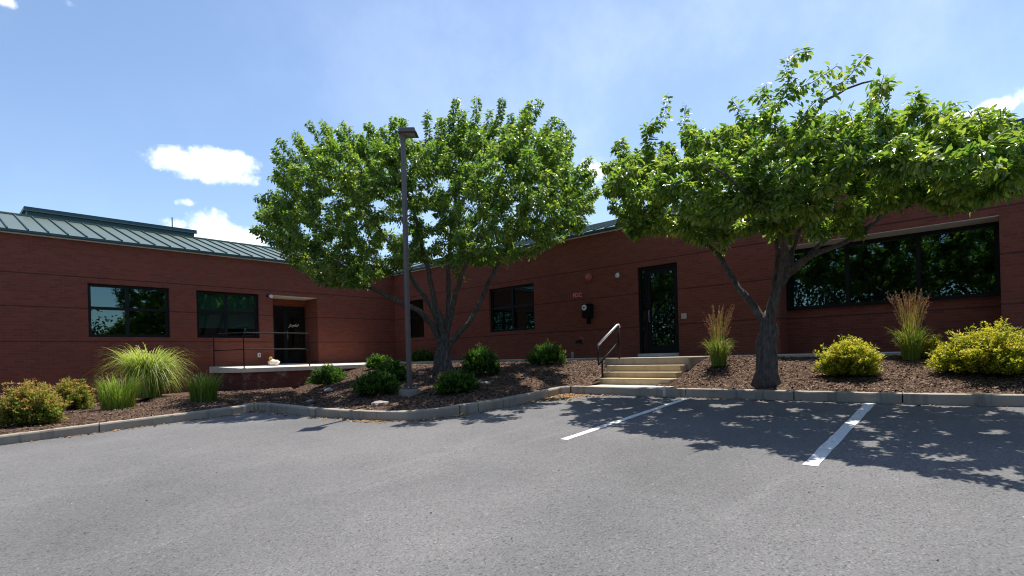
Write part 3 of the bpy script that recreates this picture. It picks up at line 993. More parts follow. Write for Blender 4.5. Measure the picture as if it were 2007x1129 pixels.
hr = empty('hand_rail', (3.4, 12.42, -.46), label='short sloping metal handrail on the left side of the concrete steps', cat='handrail')
hy = 12.42
under(MB().tube([(3.79, hy, .235), (3.03, hy, .665), (2.97, hy, .672), (2.93, hy, .62)], .024, 10).build('top_rail', M['white'], smooth=True), hr)  # white is the sunlit top put into the colour; posts stay dark
under(MB().tube([(3.80, hy, -.18), (3.02, hy, .28)], .017, 8).build('lower_rail', M['rail'], smooth=True), hr)
under(MB().tube([(3.80, hy, .24), (3.80, hy, -.19)], .018, 8).build('end_bar', M['dark'], smooth=True), hr)
for x, z0, z1 in ((2.97, -.064, .66), (3.66, -.456, -.10)):
    under(MB().tube([(x, hy, z0), (x, hy, z1)], .02, 8).build('post', M['dark'], smooth=True), hr)

# ornament by the door
p = ony(544, 712, .75)
r = empty('door_ornament', (p[0], .45, -.062), label='small lumpy cream ornament with a yellow top on the platform beside the left door', cat='ornament')
bm = bmesh.new(); bmesh.ops.create_icosphere(bm, subdivisions=3, radius=1)
for v in bm.verts:
    n_ = .12 * math.sin(v.co.x * 5) * math.cos(v.co.y * 4) + .08 * math.sin(v.co.z * 7 + v.co.x * 6)
    v.co *= 1 + n_
    v.co = Vector((v.co.x * .19, v.co.y * .15, max(0, v.co.z * .11 + .10)))
me_ = bpy.data.meshes.new('body'); bm.to_mesh(me_); bm.free(); link('body', me_, M['cream'], r, smooth=True)
bm = bmesh.new(); bmesh.ops.create_icosphere(bm, subdivisions=2, radius=1)
for v in bm.verts:
    v.co *= 1 + .2 * math.sin(v.co.x * 9 + v.co.z * 7)
    v.co = Vector((v.co.x * .06 + .10, v.co.y * .06, v.co.z * .06 + .235))
me_ = bpy.data.meshes.new('top'); bm.to_mesh(me_); bm.free(); link('top', me_, M['yellow'], r, smooth=True)

# ------------------------------------------------------------------ lamp post
LB = at(803, 774, 10.15)
lz = mz(LB[0], LB[1])
lp = empty('lamp_post', (LB[0], LB[1], lz), label='tall grey square lamp post with a boxy flat head standing in the planting bed', cat='lamp post')
H = at(804, 262, 10.1)[2] - lz
MB().box((-.15, -.15, -.3), (.15, .15, .10)).build('footing', M['kerb'], lp, bevel=.02)
po = MB().box((-.038, -.038, .12), (.038, .038, H))
po.build('pole', M['pole'], lp, bevel=.012)
MB().box((-.11, -.11, .101), (.11, .11, .125)).build('base_plate', M['pole'], lp, bevel=.005)
for _a, _b in ((-.08, -.08), (.08, -.08), (.08, .08), (-.08, .08)):
    MB().lathe([(0, .126), (.016, .126), (.016, .15), (.008, .152), (.008, .17), (0, .17)], 8, c=(_a, _b, 0)).build('anchor_bolt', M['grey'], lp)
# head reaches out over the lot
hd = MB()
a0 = math.atan2(.739, -.673)
ux, uy = math.cos(a0), math.sin(a0)
def hp(a, b, z): return (ux * a - uy * b, uy * a + ux * b, z)
hh = [(-.06, -.15), (.27, -.15), (.27, .15), (-.06, .15)]
hd.add([hp(x, y, H) for x, y in hh] + [hp(x * .9, y * .9, H + .09) for x, y in hh], [(0, 1, 2, 3), (4, 5, 6, 7), (0, 1, 5, 4), (1, 2, 6, 5), (2, 3, 7, 6), (3, 0, 4, 7)])
hdo = hd.build('lamp_head', M['pole'], lp, bevel=.012)
MB().add([hp(x, y, H - .006) for x, y in [(-.02, -.11), (.23, -.11), (.23, .11), (-.02, .11)]], [(0, 1, 2, 3)]).build('lens', M['lens'], hdo)
MB().tube([(0, 0, H - .14), (0, 0, H + .001)], [.045, .07], 10).build('collar', M['pole'], lp)

# ------------------------------------------------------------------ leaves, trees
def unit(a):
    return a / np.maximum(np.linalg.norm(a, axis=1), 1e-9)[:, None]


def leaf_mesh(name, P, A, N, L, W, tint, fold=.18, droop=.12):
    """each leaf: 5 points, 4 triangles, folded along the midrib"""
    A = unit(A); N = unit(N - A * (N * A).sum(1)[:, None]); B = np.cross(A, N)
    L = L[:, None]; W = W[:, None]
    mid = P + A * L * .46 - N * L * fold * .35
    side = lambda t, w, sg: P + A * L * t + B * W * (w * sg) + N * L * fold * .2 - N * L * droop * t * t
    l1, l2, r1, r2 = side(.24, .40, 1), side(.60, .44, 1), side(.24, .40, -1), side(.60, .44, -1)
    tip = P + A * L - N * L * droop
    V = np.stack([P, l1, l2, r1, r2, mid, tip], 1).reshape(-1, 3)
    b = np.arange(len(P))[:, None] * 7
    Fc = np.concatenate([b + np.array(f) for f in ([0, 5, 1], [1, 5, 2], [2, 5, 6], [0, 3, 5], [3, 4, 5], [4, 6, 5])], 0)
    return np_mesh(name, V, Fc, np.repeat(tint, 7))


def poly_dist(P, poly):
    best = np.full(len(P), 1e9)
    poly = np.array(poly, float)
    for a, b in zip(poly, np.roll(poly, -1, 0)):
        d = b - a; t = np.clip(((P - a) @ d) / (d @ d), 0, 1)
        best = np.minimum(best, np.linalg.norm(P - (a + t[:, None] * d), axis=1))
    return best


def make_tree(name, label, base, limbs, outline, Dc, thick, demax, n_att, n_leaf, shoots, leafL, seed, extra=None, up=.25, tintshift=0., density=None, dfun=None, dmin=None, inset=14., plumes=(), clip=None):
    r_ = np.random.default_rng(seed)
    nodes, par, rad, lev = [], [], [], []

    def addn(p, pa, rr, lv):
        nodes.append(np.array(p, float)); par.append(pa); rad.append(rr); lev.append(lv)
        return len(nodes) - 1

    # trunk and limbs: (list of (px,py,D), r0, r1, parent limb index, parent node index)
    limb_nodes = []
    for li, (pts, r0, r1, pl, pn) in enumerate(limbs):
        W = [at(*q) for q in pts]
        if pl is None:
            W[0] = np.array(base); prev = -1
            chain = []
        else:
            prev = limb_nodes[pl][pn]; chain = []
            back = limb_nodes[pl][max(pn - 4, -len(limb_nodes[pl]))] if pl == 0 else prev
            prev = back
            W = [nodes[back], nodes[limb_nodes[pl][pn]] * .45 + W[0] * .25 + nodes[back] * .3] + W if pl == 0 else [nodes[prev]] + W
        # Catmull-like dense sampling with a slight wobble
        dense = []
        for i in range(len(W) - 1):
            p0 = W[max(i - 1, 0)]; p1 = W[i]; p2 = W[i + 1]; p3 = W[min(i + 2, len(W) - 1)]
            m = max(2, int(np.linalg.norm(p2 - p1) / .16))
            for k in range(m):
                t = k / m
                q = .5 * ((2 * p1) + (-p0 + p2) * t + (2 * p0 - 5 * p1 + 4 * p2 - p3) * t * t + (-p0 + 3 * p1 - 3 * p2 + p3) * t ** 3)
                dense.append(q)
        dense.append(W[-1])
        n = len(dense)
        for i, q in enumerate(dense):
            if pl is not None and i == 0: continue
            f = i / (n - 1)
            q = q + r_.normal(0, .012, 3) * (1 if 0 < i < n - 1 else 0)
            flare = 1 + .45 * max(0, 1 - f * 6) if pl is not None else 1
            prev = addn(q, prev, (r0 + (r1 - r0) * f) * flare, 0 if pl is None else 1 + li)
            chain.append(prev)
        limb_nodes.append(chain)
    NL = len(nodes)
    # attractors through the crown's volume
    ol = np.array(outline, float)
    lo, hi = ol.min(0), ol.max(0)
    att = []
    while len(att) < n_att:
        q = r_.uniform(lo, hi, (600, 2))
        q = q[inside(q, outline)]
        de = poly_dist(q, outline)
        q, de = q[de > inset], de[de > inset]
        keepm = r_.uniform(0, 1, len(q)) < (.8 + .2 * np.clip(1 - de / demax, 0, 1))
        if density is not None: keepm &= r_.uniform(0, 1, len(q)) < density(q)
        q, de = q[keepm], de[keepm]
        n0_ = len(att)
        half = thick * np.sqrt(np.clip(1 - (1 - np.clip(de / demax, 0, 1)) ** 2, .02, 1))
        u = r_.uniform(-1, 1, len(q)); u = np.sign(u) * np.abs(u) ** .7
        for (x, y), h, uu in zip(q, half, u):
            dd = Dc if dfun is None else dfun(x, y)
            w_ = at(x, y, max(dd + h * uu, dmin(x) if dmin else 0))
            if clip is None or not clip(w_): att.append(w_)
    att = att[:n_att]
    for (x, y, dd) in shoots: att.append(at(x, y, (Dc if dfun is None else dfun(x, y)) + dd))
    aw = np.array([1.] * n_att + [(.42 if (q[1] < 222 and Dc < 10) else 1.0) for q in shoots])
    ext = {}
    for (x0, y0, x1, y1, dd) in plumes:
        d0_ = (Dc if dfun is None else dfun(x0, y0)) + dd
        if dmin: d0_ = max(d0_, dmin(x0))
        ext[len(att)] = at(x1, y1, d0_ + r_.normal(0, .12))
        att.append(at(x0, y0, d0_))
    aw = np.concatenate([aw, np.full(len(plumes), 1.1)])
    att = np.array(att)
    arr = np.array(nodes)
    dmin = np.array([np.min(np.linalg.norm(arr - a, axis=1)) for a in att])
    twig_pts, twig_dir, twig_end, twig_w = [], [], [], []
    for ai in np.argsort(dmin):
        a = att[ai]
        arr = np.array(nodes)
        low = arr[:, 2] > base[2] + .9
        dv = a - arr
        dist = np.linalg.norm(dv, axis=1) + np.where(low, 0, 50)
        # shoots grow outward and upward: dislike joining from above
        dist = dist + np.maximum(0, arr[:, 2] - a[2]) * .9 + (np.array(rad) < .006) * .15
        j = int(np.argmin(dist))
        p0 = nodes[j]
        L = np.linalg.norm(a - p0)
        if L < .22: continue
        pa = par[j]
        pd = (p0 - nodes[pa]) if pa >= 0 else np.array([0, 0, 1.])
        pd = pd / (np.linalg.norm(pd) + 1e-9)
        ctrl = p0 + pd * L * .28 + np.array([0, 0, 1]) * L * (.12 - up * .3) + (a - p0) * .3
        m = max(3, int(L / .14))
        prev = j; last = p0
        for k in range(1, m + 1):
            t = k / m
            q = (1 - t) ** 2 * p0 + 2 * t * (1 - t) * ctrl + t * t * a + r_.normal(0, .012, 3)
            prev = addn(q, prev, 0, 99)
            d = q - last
            seg = np.linalg.norm(d)
            if L * (1 - t) < 1.5:
                twig_pts.append((last, q)); twig_dir.append(d / seg); twig_end.append(1 - L * (1 - t) / 1.5); twig_w.append(aw[ai])
            last = q
        if ai in ext:
            tip = ext[ai]; L2 = np.linalg.norm(tip - last); m2 = max(3, int(L2 / .12)); o_ = last
            bend = np.cross(tip - o_, r_.normal(0, 1, 3)); bend *= .06 * L2 / (np.linalg.norm(bend) + 1e-9)
            for k in range(1, m2 + 1):
                t = k / m2
                q = o_ + (tip - o_) * t + bend * math.sin(math.pi * t)
                prev = addn(q, prev, 0, 99)
                d = q - last; seg = np.linalg.norm(d)
                twig_pts.append((last, q)); twig_dir.append(d / seg); twig_end.append(.75 + .25 * t); twig_w.append(1.25)
                last = q
    n = len(nodes)
    # pipe model for the twigs
    acc_ = np.zeros(n); kids = [[] for _ in range(n)]
    for i in range(n):
        if par[i] >= 0: kids[par[i]].append(i)
    pr = np.array(rad)
    for i in range(n - 1, -1, -1):
        if pr[i] == 0:
            pr[i] = max(.0042, acc_[i] ** (1 / 2.2) if acc_[i] > 0 else .0042)
            pr[i] = min(pr[i], .045)
        if par[i] >= 0: acc_[par[i]] += pr[i] ** 2.2
    for i in range(NL, n):
        pr[i] = min(pr[i], max(.0042, pr[par[i]] * .97))
    root = empty(name, tuple(base), 0, label, 'tree', 'leafy trees in the planting beds')
    # split into chains following the thickest child
    def chains(sel):
        out = []
        for i in range(n):
            if not sel(i): continue
            if par[i] >= 0 and sel(par[i]):
                best = max([k for k in kids[par[i]] if sel(k)], key=lambda k: pr[k])
                if best == i: continue
            ch = [par[i]] if par[i] >= 0 else []
            k = i
            while True:
                ch.append(k)
                nx_ = [c for c in kids[k] if sel(c)]
                if not nx_: break
                k = max(nx_, key=lambda c: pr[c])
            out.append(ch)
        return out

    def tubes(sel, nside):
        mb = MB()
        for ch in chains(sel):
            if len(ch) < 2: continue
            rr = [pr[k] for k in ch]
            if len(ch) > 1 and par[ch[1]] == ch[0]: rr[0] = min(rr[0], rr[1] * 1.25)
            mb.tube([nodes[k] for k in ch], rr, nside, cap=True)
        return mb

    tr = MB()
    ch = limb_nodes[0]
    rr = []
    for i, k in enumerate(ch):
        f = i / (len(ch) - 1)
        e = (len(ch) - 1 - i) / 3.
        rr.append(pr[k] * (1 + .55 * max(0, 1 - f * 5) ** 2) * (1 if e >= 1 else max(.25, math.sqrt(1 - (1 - e) ** 2))))
    pts = [nodes[k] for k in ch]
    pts[0] = pts[0] + np.array([0, 0, -.15])
    tr.tube(pts, rr, 16)
    trunk = under(tr.build('trunk', M['bark'], smooth=True), root)
    for li in range(1, len(limbs)):
        under(tubes(lambda i, li=li: lev[i] == 1 + li, 10).build('limb', M['bark'], smooth=True), root)
    # leaves
    E0 = np.array([a for a, b in twig_pts]); E1_ = np.array([b for a, b in twig_pts]); TD = np.array(twig_dir)
    TE = np.array(twig_end)
    wl = np.linalg.norm(E1_ - E0, axis=1) * np.array(twig_w)
    pick = r_.choice(len(E0), n_leaf, p=wl / wl.sum())
    t = r_.uniform(0, 1, n_leaf)[:, None]
    c = E0[pick] * (1 - t) + E1_[pick] * t
    d = TD[pick]
    rv = unit(r_.normal(0, 1, (n_leaf, 3))); rv = unit(rv - d * (rv * d).sum(1)[:, None])
    off = np.abs(r_.normal(0, .10, n_leaf)) * (1.4 - 1.05 * TE[pick]) + .012
    P = c + rv * off[:, None]
    A = rv * 1.0 + d * .45 + np.array([0, 0, -.62]) + r_.normal(0, .25, (n_leaf, 3))
    N = np.array([0, 0, 1.]) * .8 + rv * .35 + r_.normal(0, .38, (n_leaf, 3))
    L = leafL * r_.uniform(.72, 1.15, n_leaf); Wd = L * r_.uniform(.42, .56, n_leaf)
    clump = np.array([math.sin(7.1 * q[0] + 3 * q[2]) * math.sin(5.3 * q[1] + 4.1 * q[2]) for q in c])
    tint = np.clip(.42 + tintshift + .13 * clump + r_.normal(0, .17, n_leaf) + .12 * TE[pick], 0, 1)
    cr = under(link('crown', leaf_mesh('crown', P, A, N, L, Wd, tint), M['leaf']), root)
    tw = tubes(lambda i: lev[i] == 99, 5).build('twigs', M['bark'], smooth=True)
    tw.parent = cr; tw.matrix_parent_inverse = (Matrix.LocRotScale(root.location, root.rotation_euler, root.scale)).inverted() @ Matrix.LocRotScale(root.location, root.rotation_euler, root.scale)
    return root


# middle tree
b1 = at(868, 724, 13.0); D1 = 13.0
b1[2] = mz(b1[0], b1[1])
T1 = [
    ([(868, 723, D1), (867, 700, D1), (870, 672, D1 + .02)], .235, .20, None, None),
    ([(853, 648, D1 - .1), (830, 618, D1 - .35), (800, 599, D1 - .6), (745, 574, D1 - .9), (715, 558, D1 - 1.1), (680, 528, D1 - 1.3), (620, 490, D1 - 1.5)], .088, .022, 0, -1),
    ([(860, 640, D1 + .1), (846, 600, D1 + .3), (818, 562, D1 + .7), (792, 520, D1 + 1.0), (745, 450, D1 + 1.3), (690, 370, D1 + 1.5)], .080, .02, 0, -1),
    ([(866, 640, D1 - .15), (852, 590, D1 - .4), (842, 545, D1 - .6), (830, 490, D1 - .9), (806, 400, D1 - 1.2), (770, 320, D1 - 1.3)], .085, .02, 0, -1),
    ([(874, 640, D1 + .1), (880, 590, D1 + .2), (878, 540, D1 + .3), (884, 470, D1 + .5), (895, 370, D1 + .6), (915, 280, D1 + .6)], .085, .02, 0, -1),
    ([(880, 640, D1 - .1), (893, 575, D1 - .5), (908, 530, D1 - .9), (935, 470, D1 - 1.3), (965, 400, D1 - 1.6), (1000, 320, D1 - 1.7)], .075, .02, 0, -1),
    ([(892, 662, D1 + .1), (925, 622, D1 + .3), (952, 570, D1 + .5), (978, 512, D1 + .6), (1015, 460, D1 + .8), (1070, 410, D1 + .8), (1110, 360, D1 + .8)], .078, .018, 0, -1),
]
O1 = [(502, 455), (500, 405), (540, 340), (560, 290), (620, 262), (680, 262), (760, 258), (830, 262), (890, 235), (930, 215), (1000, 230), (1060, 232), (1100, 275), (1135, 300),
      (1165, 360), (1185, 410), (1165, 465), (1110, 492), (1050, 512), (1000, 525), (935, 535), (870, 538), (800, 540), (745, 558), (700, 585), (655, 585), (605, 560), (555, 525), (512, 490)]
SH1 = [(607, 240, -.6), (578, 262, -.2), (545, 272, .3), (540, 330, -.7), (512, 386, -.3), (502, 420, .3), (662, 254, .6), (770, 228, -.5), (838, 222, .6), (896, 192, .2), (934, 190, -.4), (985, 194, .5),
       (1062, 198, -.2), (1100, 258, .5), (1132, 256, -.3), (1162, 290, .2), (560, 300, .8), (640, 270, -1), (720, 262, .9), (1030, 215, .9), (870, 230, -.9), (960, 215, 1.0), (690, 255, -.2), (1088, 232, -.9), (1168, 335, .5)]
_r = random.Random(3)
_top = O1[0:21]
PL1 = []
for (x, y, d) in SH1:
    dx_, dy_ = 862 - x, 640 - y
    n_ = math.hypot(dx_, dy_); b_ = _r.uniform(70, 95)
    PL1.append((x + dx_ / n_ * b_, y + dy_ / n_ * b_, x, y, d))
for i in range(85):
    k = _r.uniform(0, len(_top) - 1.01); a_, b_ = _top[int(k)], _top[int(k) + 1]; f_ = k - int(k)
    x_, y_ = a_[0] * (1 - f_) + b_[0] * f_, a_[1] * (1 - f_) + b_[1] * f_
    dx_, dy_ = 862 + _r.uniform(-60, 60) - x_, 660 - y_
    if y_ > 400 and x_ > 900: continue
    n_ = math.hypot(dx_, dy_); u_ = _r.uniform(-6, 34) if y_ < 330 else _r.uniform(-10, 10); b_ = _r.uniform(55, 85)
    PL1.append((x_ + dx_ / n_ * (b_ - u_), y_ + dy_ / n_ * (b_ - u_), x_ - dx_ / n_ * u_, y_ - dy_ / n_ * u_, _r.uniform(-1.6, 1.6)))
PL1 = [p for p in PL1 if p[1] < 520]
SH1 = []
for i in range(0):
    k = _r.uniform(0, len(_top) - 1.01); a_, b_ = _top[int(k)], _top[int(k) + 1]; f_ = k - int(k)
    x_, y_ = a_[0] * (1 - f_) + b_[0] * f_, a_[1] * (1 - f_) + b_[1] * f_
    dx_, dy_ = (x_ - 850) / 330, -1.
    n_ = math.hypot(dx_, dy_); e_ = _r.uniform(-6, 46)
    SH1.append((x_ + dx_ / n_ * e_, y_ + dy_ / n_ * e_, _r.uniform(-1.5, 1.5)))
for (x, y, d) in list(SH1):
    cx_, cy_ = 850, 480
    for k in (.14, .28, .42):
        SH1.append((x + (cx_ - x) * k + random.uniform(-12, 12), y + (cy_ - y) * k + random.uniform(-8, 8), d + random.uniform(-.5, .5)))
make_tree('leafy_tree', 'full rounded multi stemmed green tree behind the lamp post', b1, T1, O1, D1 - .4, 3.5, 125, 1350, 152000, SH1, .088, 5, up=.1, tintshift=.02, dfun=lambda x, y: D1 + .05 - (x - 800) / 350 * (.5 if x > 800 else .95), dmin=lambda x: 11.3 if x < 890 else (9.6 if x < 1000 else 0), inset=20., plumes=PL1)

# right tree
b2 = mp(1500, 752); b2[2] = mz(b2[0], b2[1]); D2 = float((b2 - CAM) @ FWD)
T2 = [
    ([(1500, 752, D2), (1503, 700, D2), (1504, 650, D2), (1505, 608, D2)], .178, .145, None, None),
    ([(1480, 602, D2 + .1), (1455, 575, D2 + .2), (1430, 535, D2 + .5), (1408, 500, D2 + .7), (1365, 465, D2 + .9), (1310, 440, D2 + 1.0), (1250, 410, D2 + 1.0)], .078, .018, 0, -1),
    ([(1518, 575, D2 - .05), (1530, 552, D2 - .15), (1545, 535, D2 - .2)], .095, .07, 0, -1),
    ([(1522, 500, D2 - .1), (1508, 440, D2 - .1), (1490, 360, D2 - .1), (1440, 300, D2 + .1)], .042, .013, 2, 1),
    ([(1538, 490, D2 - .4), (1545, 420, D2 - .7), (1568, 320, D2 - .9), (1600, 215, D2 - 1.0), (1660, 175, D2 - 1.0), (1712, 158, D2 - 1.0)], .05, .012, 2, -1),
    ([(1590, 500, D2 - .5), (1650, 478, D2 - .9), (1710, 440, D2 - 1.2), (1765, 395, D2 - 1.6), (1850, 372, D2 - 1.9), (1950, 335, D2 - 2.1)], .048, .013, 2, -1),
    ([(1575, 515, D2 - .1), (1615, 470, D2 - .3), (1660, 430, D2 - .6), (1720, 380, D2 - .9), (1810, 310, D2 - 1.2)], .048, .013, 2, -1),
    ([(1535, 500, D2 - .6), (1520, 440, D2 - 1.2), (1470, 380, D2 - 1.8), (1400, 330, D2 - 2.2)], .045, .014, 2, 1),
    ([(1556, 480, D2 + .05), (1590, 400, D2 - .1), (1630, 320, D2 - .1)], .045, .014, 2, -1),
]
O2 = [(1185, 400), (1180, 345), (1215, 305), (1290, 292), (1340, 262), (1420, 248), (1500, 238), (1560, 250), (1640, 238), (1720, 222), (1800, 212), (1880, 228), (1960, 238), (2060, 255), (2110, 300), (2090, 350),
      (2000, 372), (1930, 375), (1880, 392), (1820, 395), (1760, 380), (1700, 405), (1650, 420), (1590, 440), (1530, 440), (1440, 450), (1380, 462), (1310, 458), (1250, 455), (1200, 440)]
SH2 = [(1308, 184, .4), (1345, 205, .2), (1265, 255, .2), (1290, 250, .5), (1215, 275, .1), (1185, 330, 0), (1430, 195, .3), (1470, 190, -.3), (1500, 165, 0), (1535, 100, -1), (1590, 100, -1), (1560, 150, -1.1), (1540, 135, -.9), (1585, 130, -1.1),
       (1640, 130, -1), (1670, 105, -1.1), (1700, 110, -1), (1725, 125, -1), (1735, 150, -.9), (1740, 160, -1.1), (1690, 150, -1), (1650, 160, -1.05), (1705, 180, -1), (1700, 215, -1), (1610, 190, -1), (1730, 200, -.9),
       (1620, 215, -.9), (1660, 215, -1), (1540, 190, -.9), (1800, 180, -.4), (1840, 200, -.2), (1780, 200, -.5), (1880, 205, -.1), (1930, 225, -.1), (1975, 225, 0), (1650, 195, -1.1), (1585, 165, -1), (1520, 205, -.4)]
for (x, y, d) in list(SH2):
    if y > 225 or x > 1760:
        SH2.append((x + random.uniform(-15, 25), y + random.uniform(25, 50), d + random.uniform(-.3, .3)))
_ol = O2[:15] + O2[20:]
for i in range(90):
    k = _r.uniform(0, len(O2) - 1.01); a_, b_ = O2[int(k)], O2[int(k) + 1]; f_ = k - int(k)
    x_, y_ = a_[0] * (1 - f_) + b_[0] * f_, a_[1] * (1 - f_) + b_[1] * f_
    dx_, dy_ = (x_ - 1600) / 500, (-1. if y_ < 350 else .15)
    n_ = math.hypot(dx_, dy_); e_ = _r.uniform(-8, 30)
    SH2.append((x_ + dx_ / n_ * e_, y_ + dy_ / n_ * e_, _r.uniform(-1.0, 1.0)))
dens2 = lambda q: np.clip(.45 + .55 * (q[:, 1] - 220) / 80, .3, 1)
make_tree('leafy_tree', 'wide spreading green tree with forked grey trunk right of the concrete steps', b2, T2, O2, D2 - .3, 1.75, 90, 1000, 84000, SH2, .093, 9, inset=8., up=.05, tintshift=.09, density=dens2,
          dfun=lambda x, y: 8.85 / -ray(x, y)[0])

# ------------------------------------------------------------------ shrubs
def shrub_meshes(seed, n_shoot, per, L, ratio, flat, spread=1., jitter=.3, up=.9, tips=None):
    """a unit dome (radius 1, height 1): many leafy shoots; returns foliage + stem meshes"""
    r_ = np.random.default_rng(seed)
    a = r_.uniform(0, 2 * np.pi, n_shoot); q = r_.uniform(0, 1, n_shoot) ** .62
    zz = r_.uniform(.05, 1, n_shoot)
    el = np.arcsin(zz)
    T = np.stack([np.cos(a) * np.cos(el), np.sin(a) * np.cos(el), np.sin(el) ** flat], 1)
    T *= (q * .32 + .68)[:, None]
    T *= (1 + jitter * r_.normal(0, .33, n_shoot))[:, None]
    bump = 1 + .12 * np.sin(3 * a + seed) + .08 * np.sin(7 * a + 2 * seed)
    T[:, :2] *= bump[:, None]
    B = T * np.array([.72, .72, .6])
    d = unit(T - B + np.array([0, 0, up * .25]))
    len_ = np.linalg.norm(T - B, axis=1)
    t = r_.uniform(0, 1, (n_shoot, per))
    C = B[:, None, :] + (T - B)[:, None, :] * t[:, :, None]
    D = np.repeat(d[:, None, :], per, 1)
    rv = r_.normal(0, 1, (n_shoot, per, 3))
    C = C.reshape(-1, 3); D = D.reshape(-1, 3); rv = unit(rv.reshape(-1, 3)); tt = t.ravel()
    P = C + rv * .03 * spread
    A = D * .8 + rv * .9 + np.array([0, 0, .15])
    N = np.array([0, 0, 1.]) + r_.normal(0, .5, P.shape)
    n = len(P)
    P[:, 2] = np.maximum(P[:, 2], .01)
    Lf = L * r_.uniform(.7, 1.25, n)
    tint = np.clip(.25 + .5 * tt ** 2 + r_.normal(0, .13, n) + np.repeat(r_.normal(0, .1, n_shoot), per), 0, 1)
    return P, A, N, Lf, Lf * ratio, tint, B, T


def build_shrub(name, seed, px, py, wpx, hpx, label, cat, mat, L, ratio, n_shoot, per, flat=1., group=None, tips=0, depth=1., **kw):
    b = mp(px, py); D = float((b - CAM) @ FWD)
    w = wpx / F * D; h = hpx / F * D
    # the base seen in the photograph is the near edge of the shrub
    c = b + np.array([FWD[0], FWD[1], 0]) * w * .30 * depth
    z = mz(c[0], c[1])
    h = at(px, py - hpx, D + w * .28 * depth)[2] - z
    if name == 'spirea_shrub': w *= .80; h *= .84
    r = empty(name, (c[0], c[1], z - .02), random.uniform(0, 6), label, cat, group)
    P, A, N, Lf, W, tint, B, T = shrub_meshes(seed, n_shoot, per, 1., ratio, flat, **kw)
    sc = np.array([w / 2, w / 2 * depth if depth != 1 else w / 2, h])
    P = P * sc; A = A * np.array([1, 1, 1])
    Lr = L * Lf
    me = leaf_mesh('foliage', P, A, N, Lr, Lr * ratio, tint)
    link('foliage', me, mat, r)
    mb = MB()
    r_ = random.Random(seed)
    for k in range(0, len(T), max(1, len(T) // 46)):
        mb.tube([(r_.uniform(-.05, .05), r_.uniform(-.05, .05), 0), tuple(B[k] * sc * .7 + np.array([0, 0, .02])), tuple(T[k] * sc)], [.010, .006, .002], 5)
    mb.build('stems', M['bark'], r)
    return r, T * sc, c


G_SH = 'clipped green shrubs in the mulch'
shr = [
    (1074, 716, 82, 47, 'round sunlit green shrub nearest to the concrete steps'),
    (942, 739, 78, 64, 'green shrub with sunlit top and dark base right of the middle tree trunk'),
    (891, 773, 92, 48, 'low dark green shrub at the front right of the lamp post'),
    (733, 778, 92, 56, 'largest dark green shrub at the front left of the lamp post'),
    (764, 752, 78, 46, 'dark green shrub behind the front shrub, touching the lamp post'),
    (737, 724, 54, 30, 'small dark green shrub by the walkway strip, rearmost of three left of the lamp post'),
    (636, 757, 74, 44, 'dark green shrub at the end of the brick platform base'),
    (826, 712, 62, 30, 'low bright green shrub between the lamp post and the tree trunk'),
]
for i, (px, py, w_, h_, lb) in enumerate(shr):
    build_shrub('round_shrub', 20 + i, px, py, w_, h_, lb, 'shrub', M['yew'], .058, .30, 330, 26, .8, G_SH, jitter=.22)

G_SP = 'yellow leaved shrubs in the mulch'
sp = [
    (1692, 742, 132, 92, 'rounded yellow green spirea right of the forked tree trunk', M['spirea'], 620),
    (1748, 690, 44, 34, 'small yellow green spirea peeping out beside the reed grass', M['spirea'], 160),
    (1842, 704, 46, 50, 'narrow yellow green spirea squeezed between reed grass and the big yellow shrub', M['spirea'], 160),
    (1992, 742, 200, 112, 'largest bright yellow spirea at the right edge of the bed', M['spirea'], 1100),
    (28, 838, 130, 100, 'spirea with orange dried flower heads at the left edge', M['spirea_dry'], 620),
    (120, 806, 92, 72, 'green spirea with fewer orange heads beside the small grass', M['spirea_dry'], 420),
]
for i, (px, py, w_, h_, lb, mt, ns) in enumerate(sp):
    r, T, c = build_shrub('spirea_shrub', 50 + i, px, py, w_, h_, lb, 'shrub', mt, .042, .5, ns, 32, .75, G_SP if mt is M['spirea'] else 'flowered shrubs by the left wall', jitter=.42, spread=1.6)
    # flat flower clusters on the shoot tips
    r_ = np.random.default_rng(70 + i)
    top = T[(T[:, 2] > T[:, 2].max() * .35)]
    k = top[r_.choice(len(top), min(len(top), int(ns * .28)))]
    m = 26
    P = np.repeat(k, m, 0) + np.stack([r_.normal(0, .034, len(k) * m), r_.normal(0, .034, len(k) * m), r_.normal(.01, .010, len(k) * m)], 1)
    n_ = len(P)
    tn = np.clip(r_.normal(.93 if mt is M['spirea_dry'] else .88, .09, n_), 0, 1)
    link('flower_heads', leaf_mesh('flower_heads', P, r_.normal(0, 1, (n_, 3)) * np.array([1, 1, .35]), np.array([0, 0, 1.]) + r_.normal(0, .3, (n_, 3)), r_.uniform(.014, .026, n_), r_.uniform(.010, .018, n_), tn), mt, r)


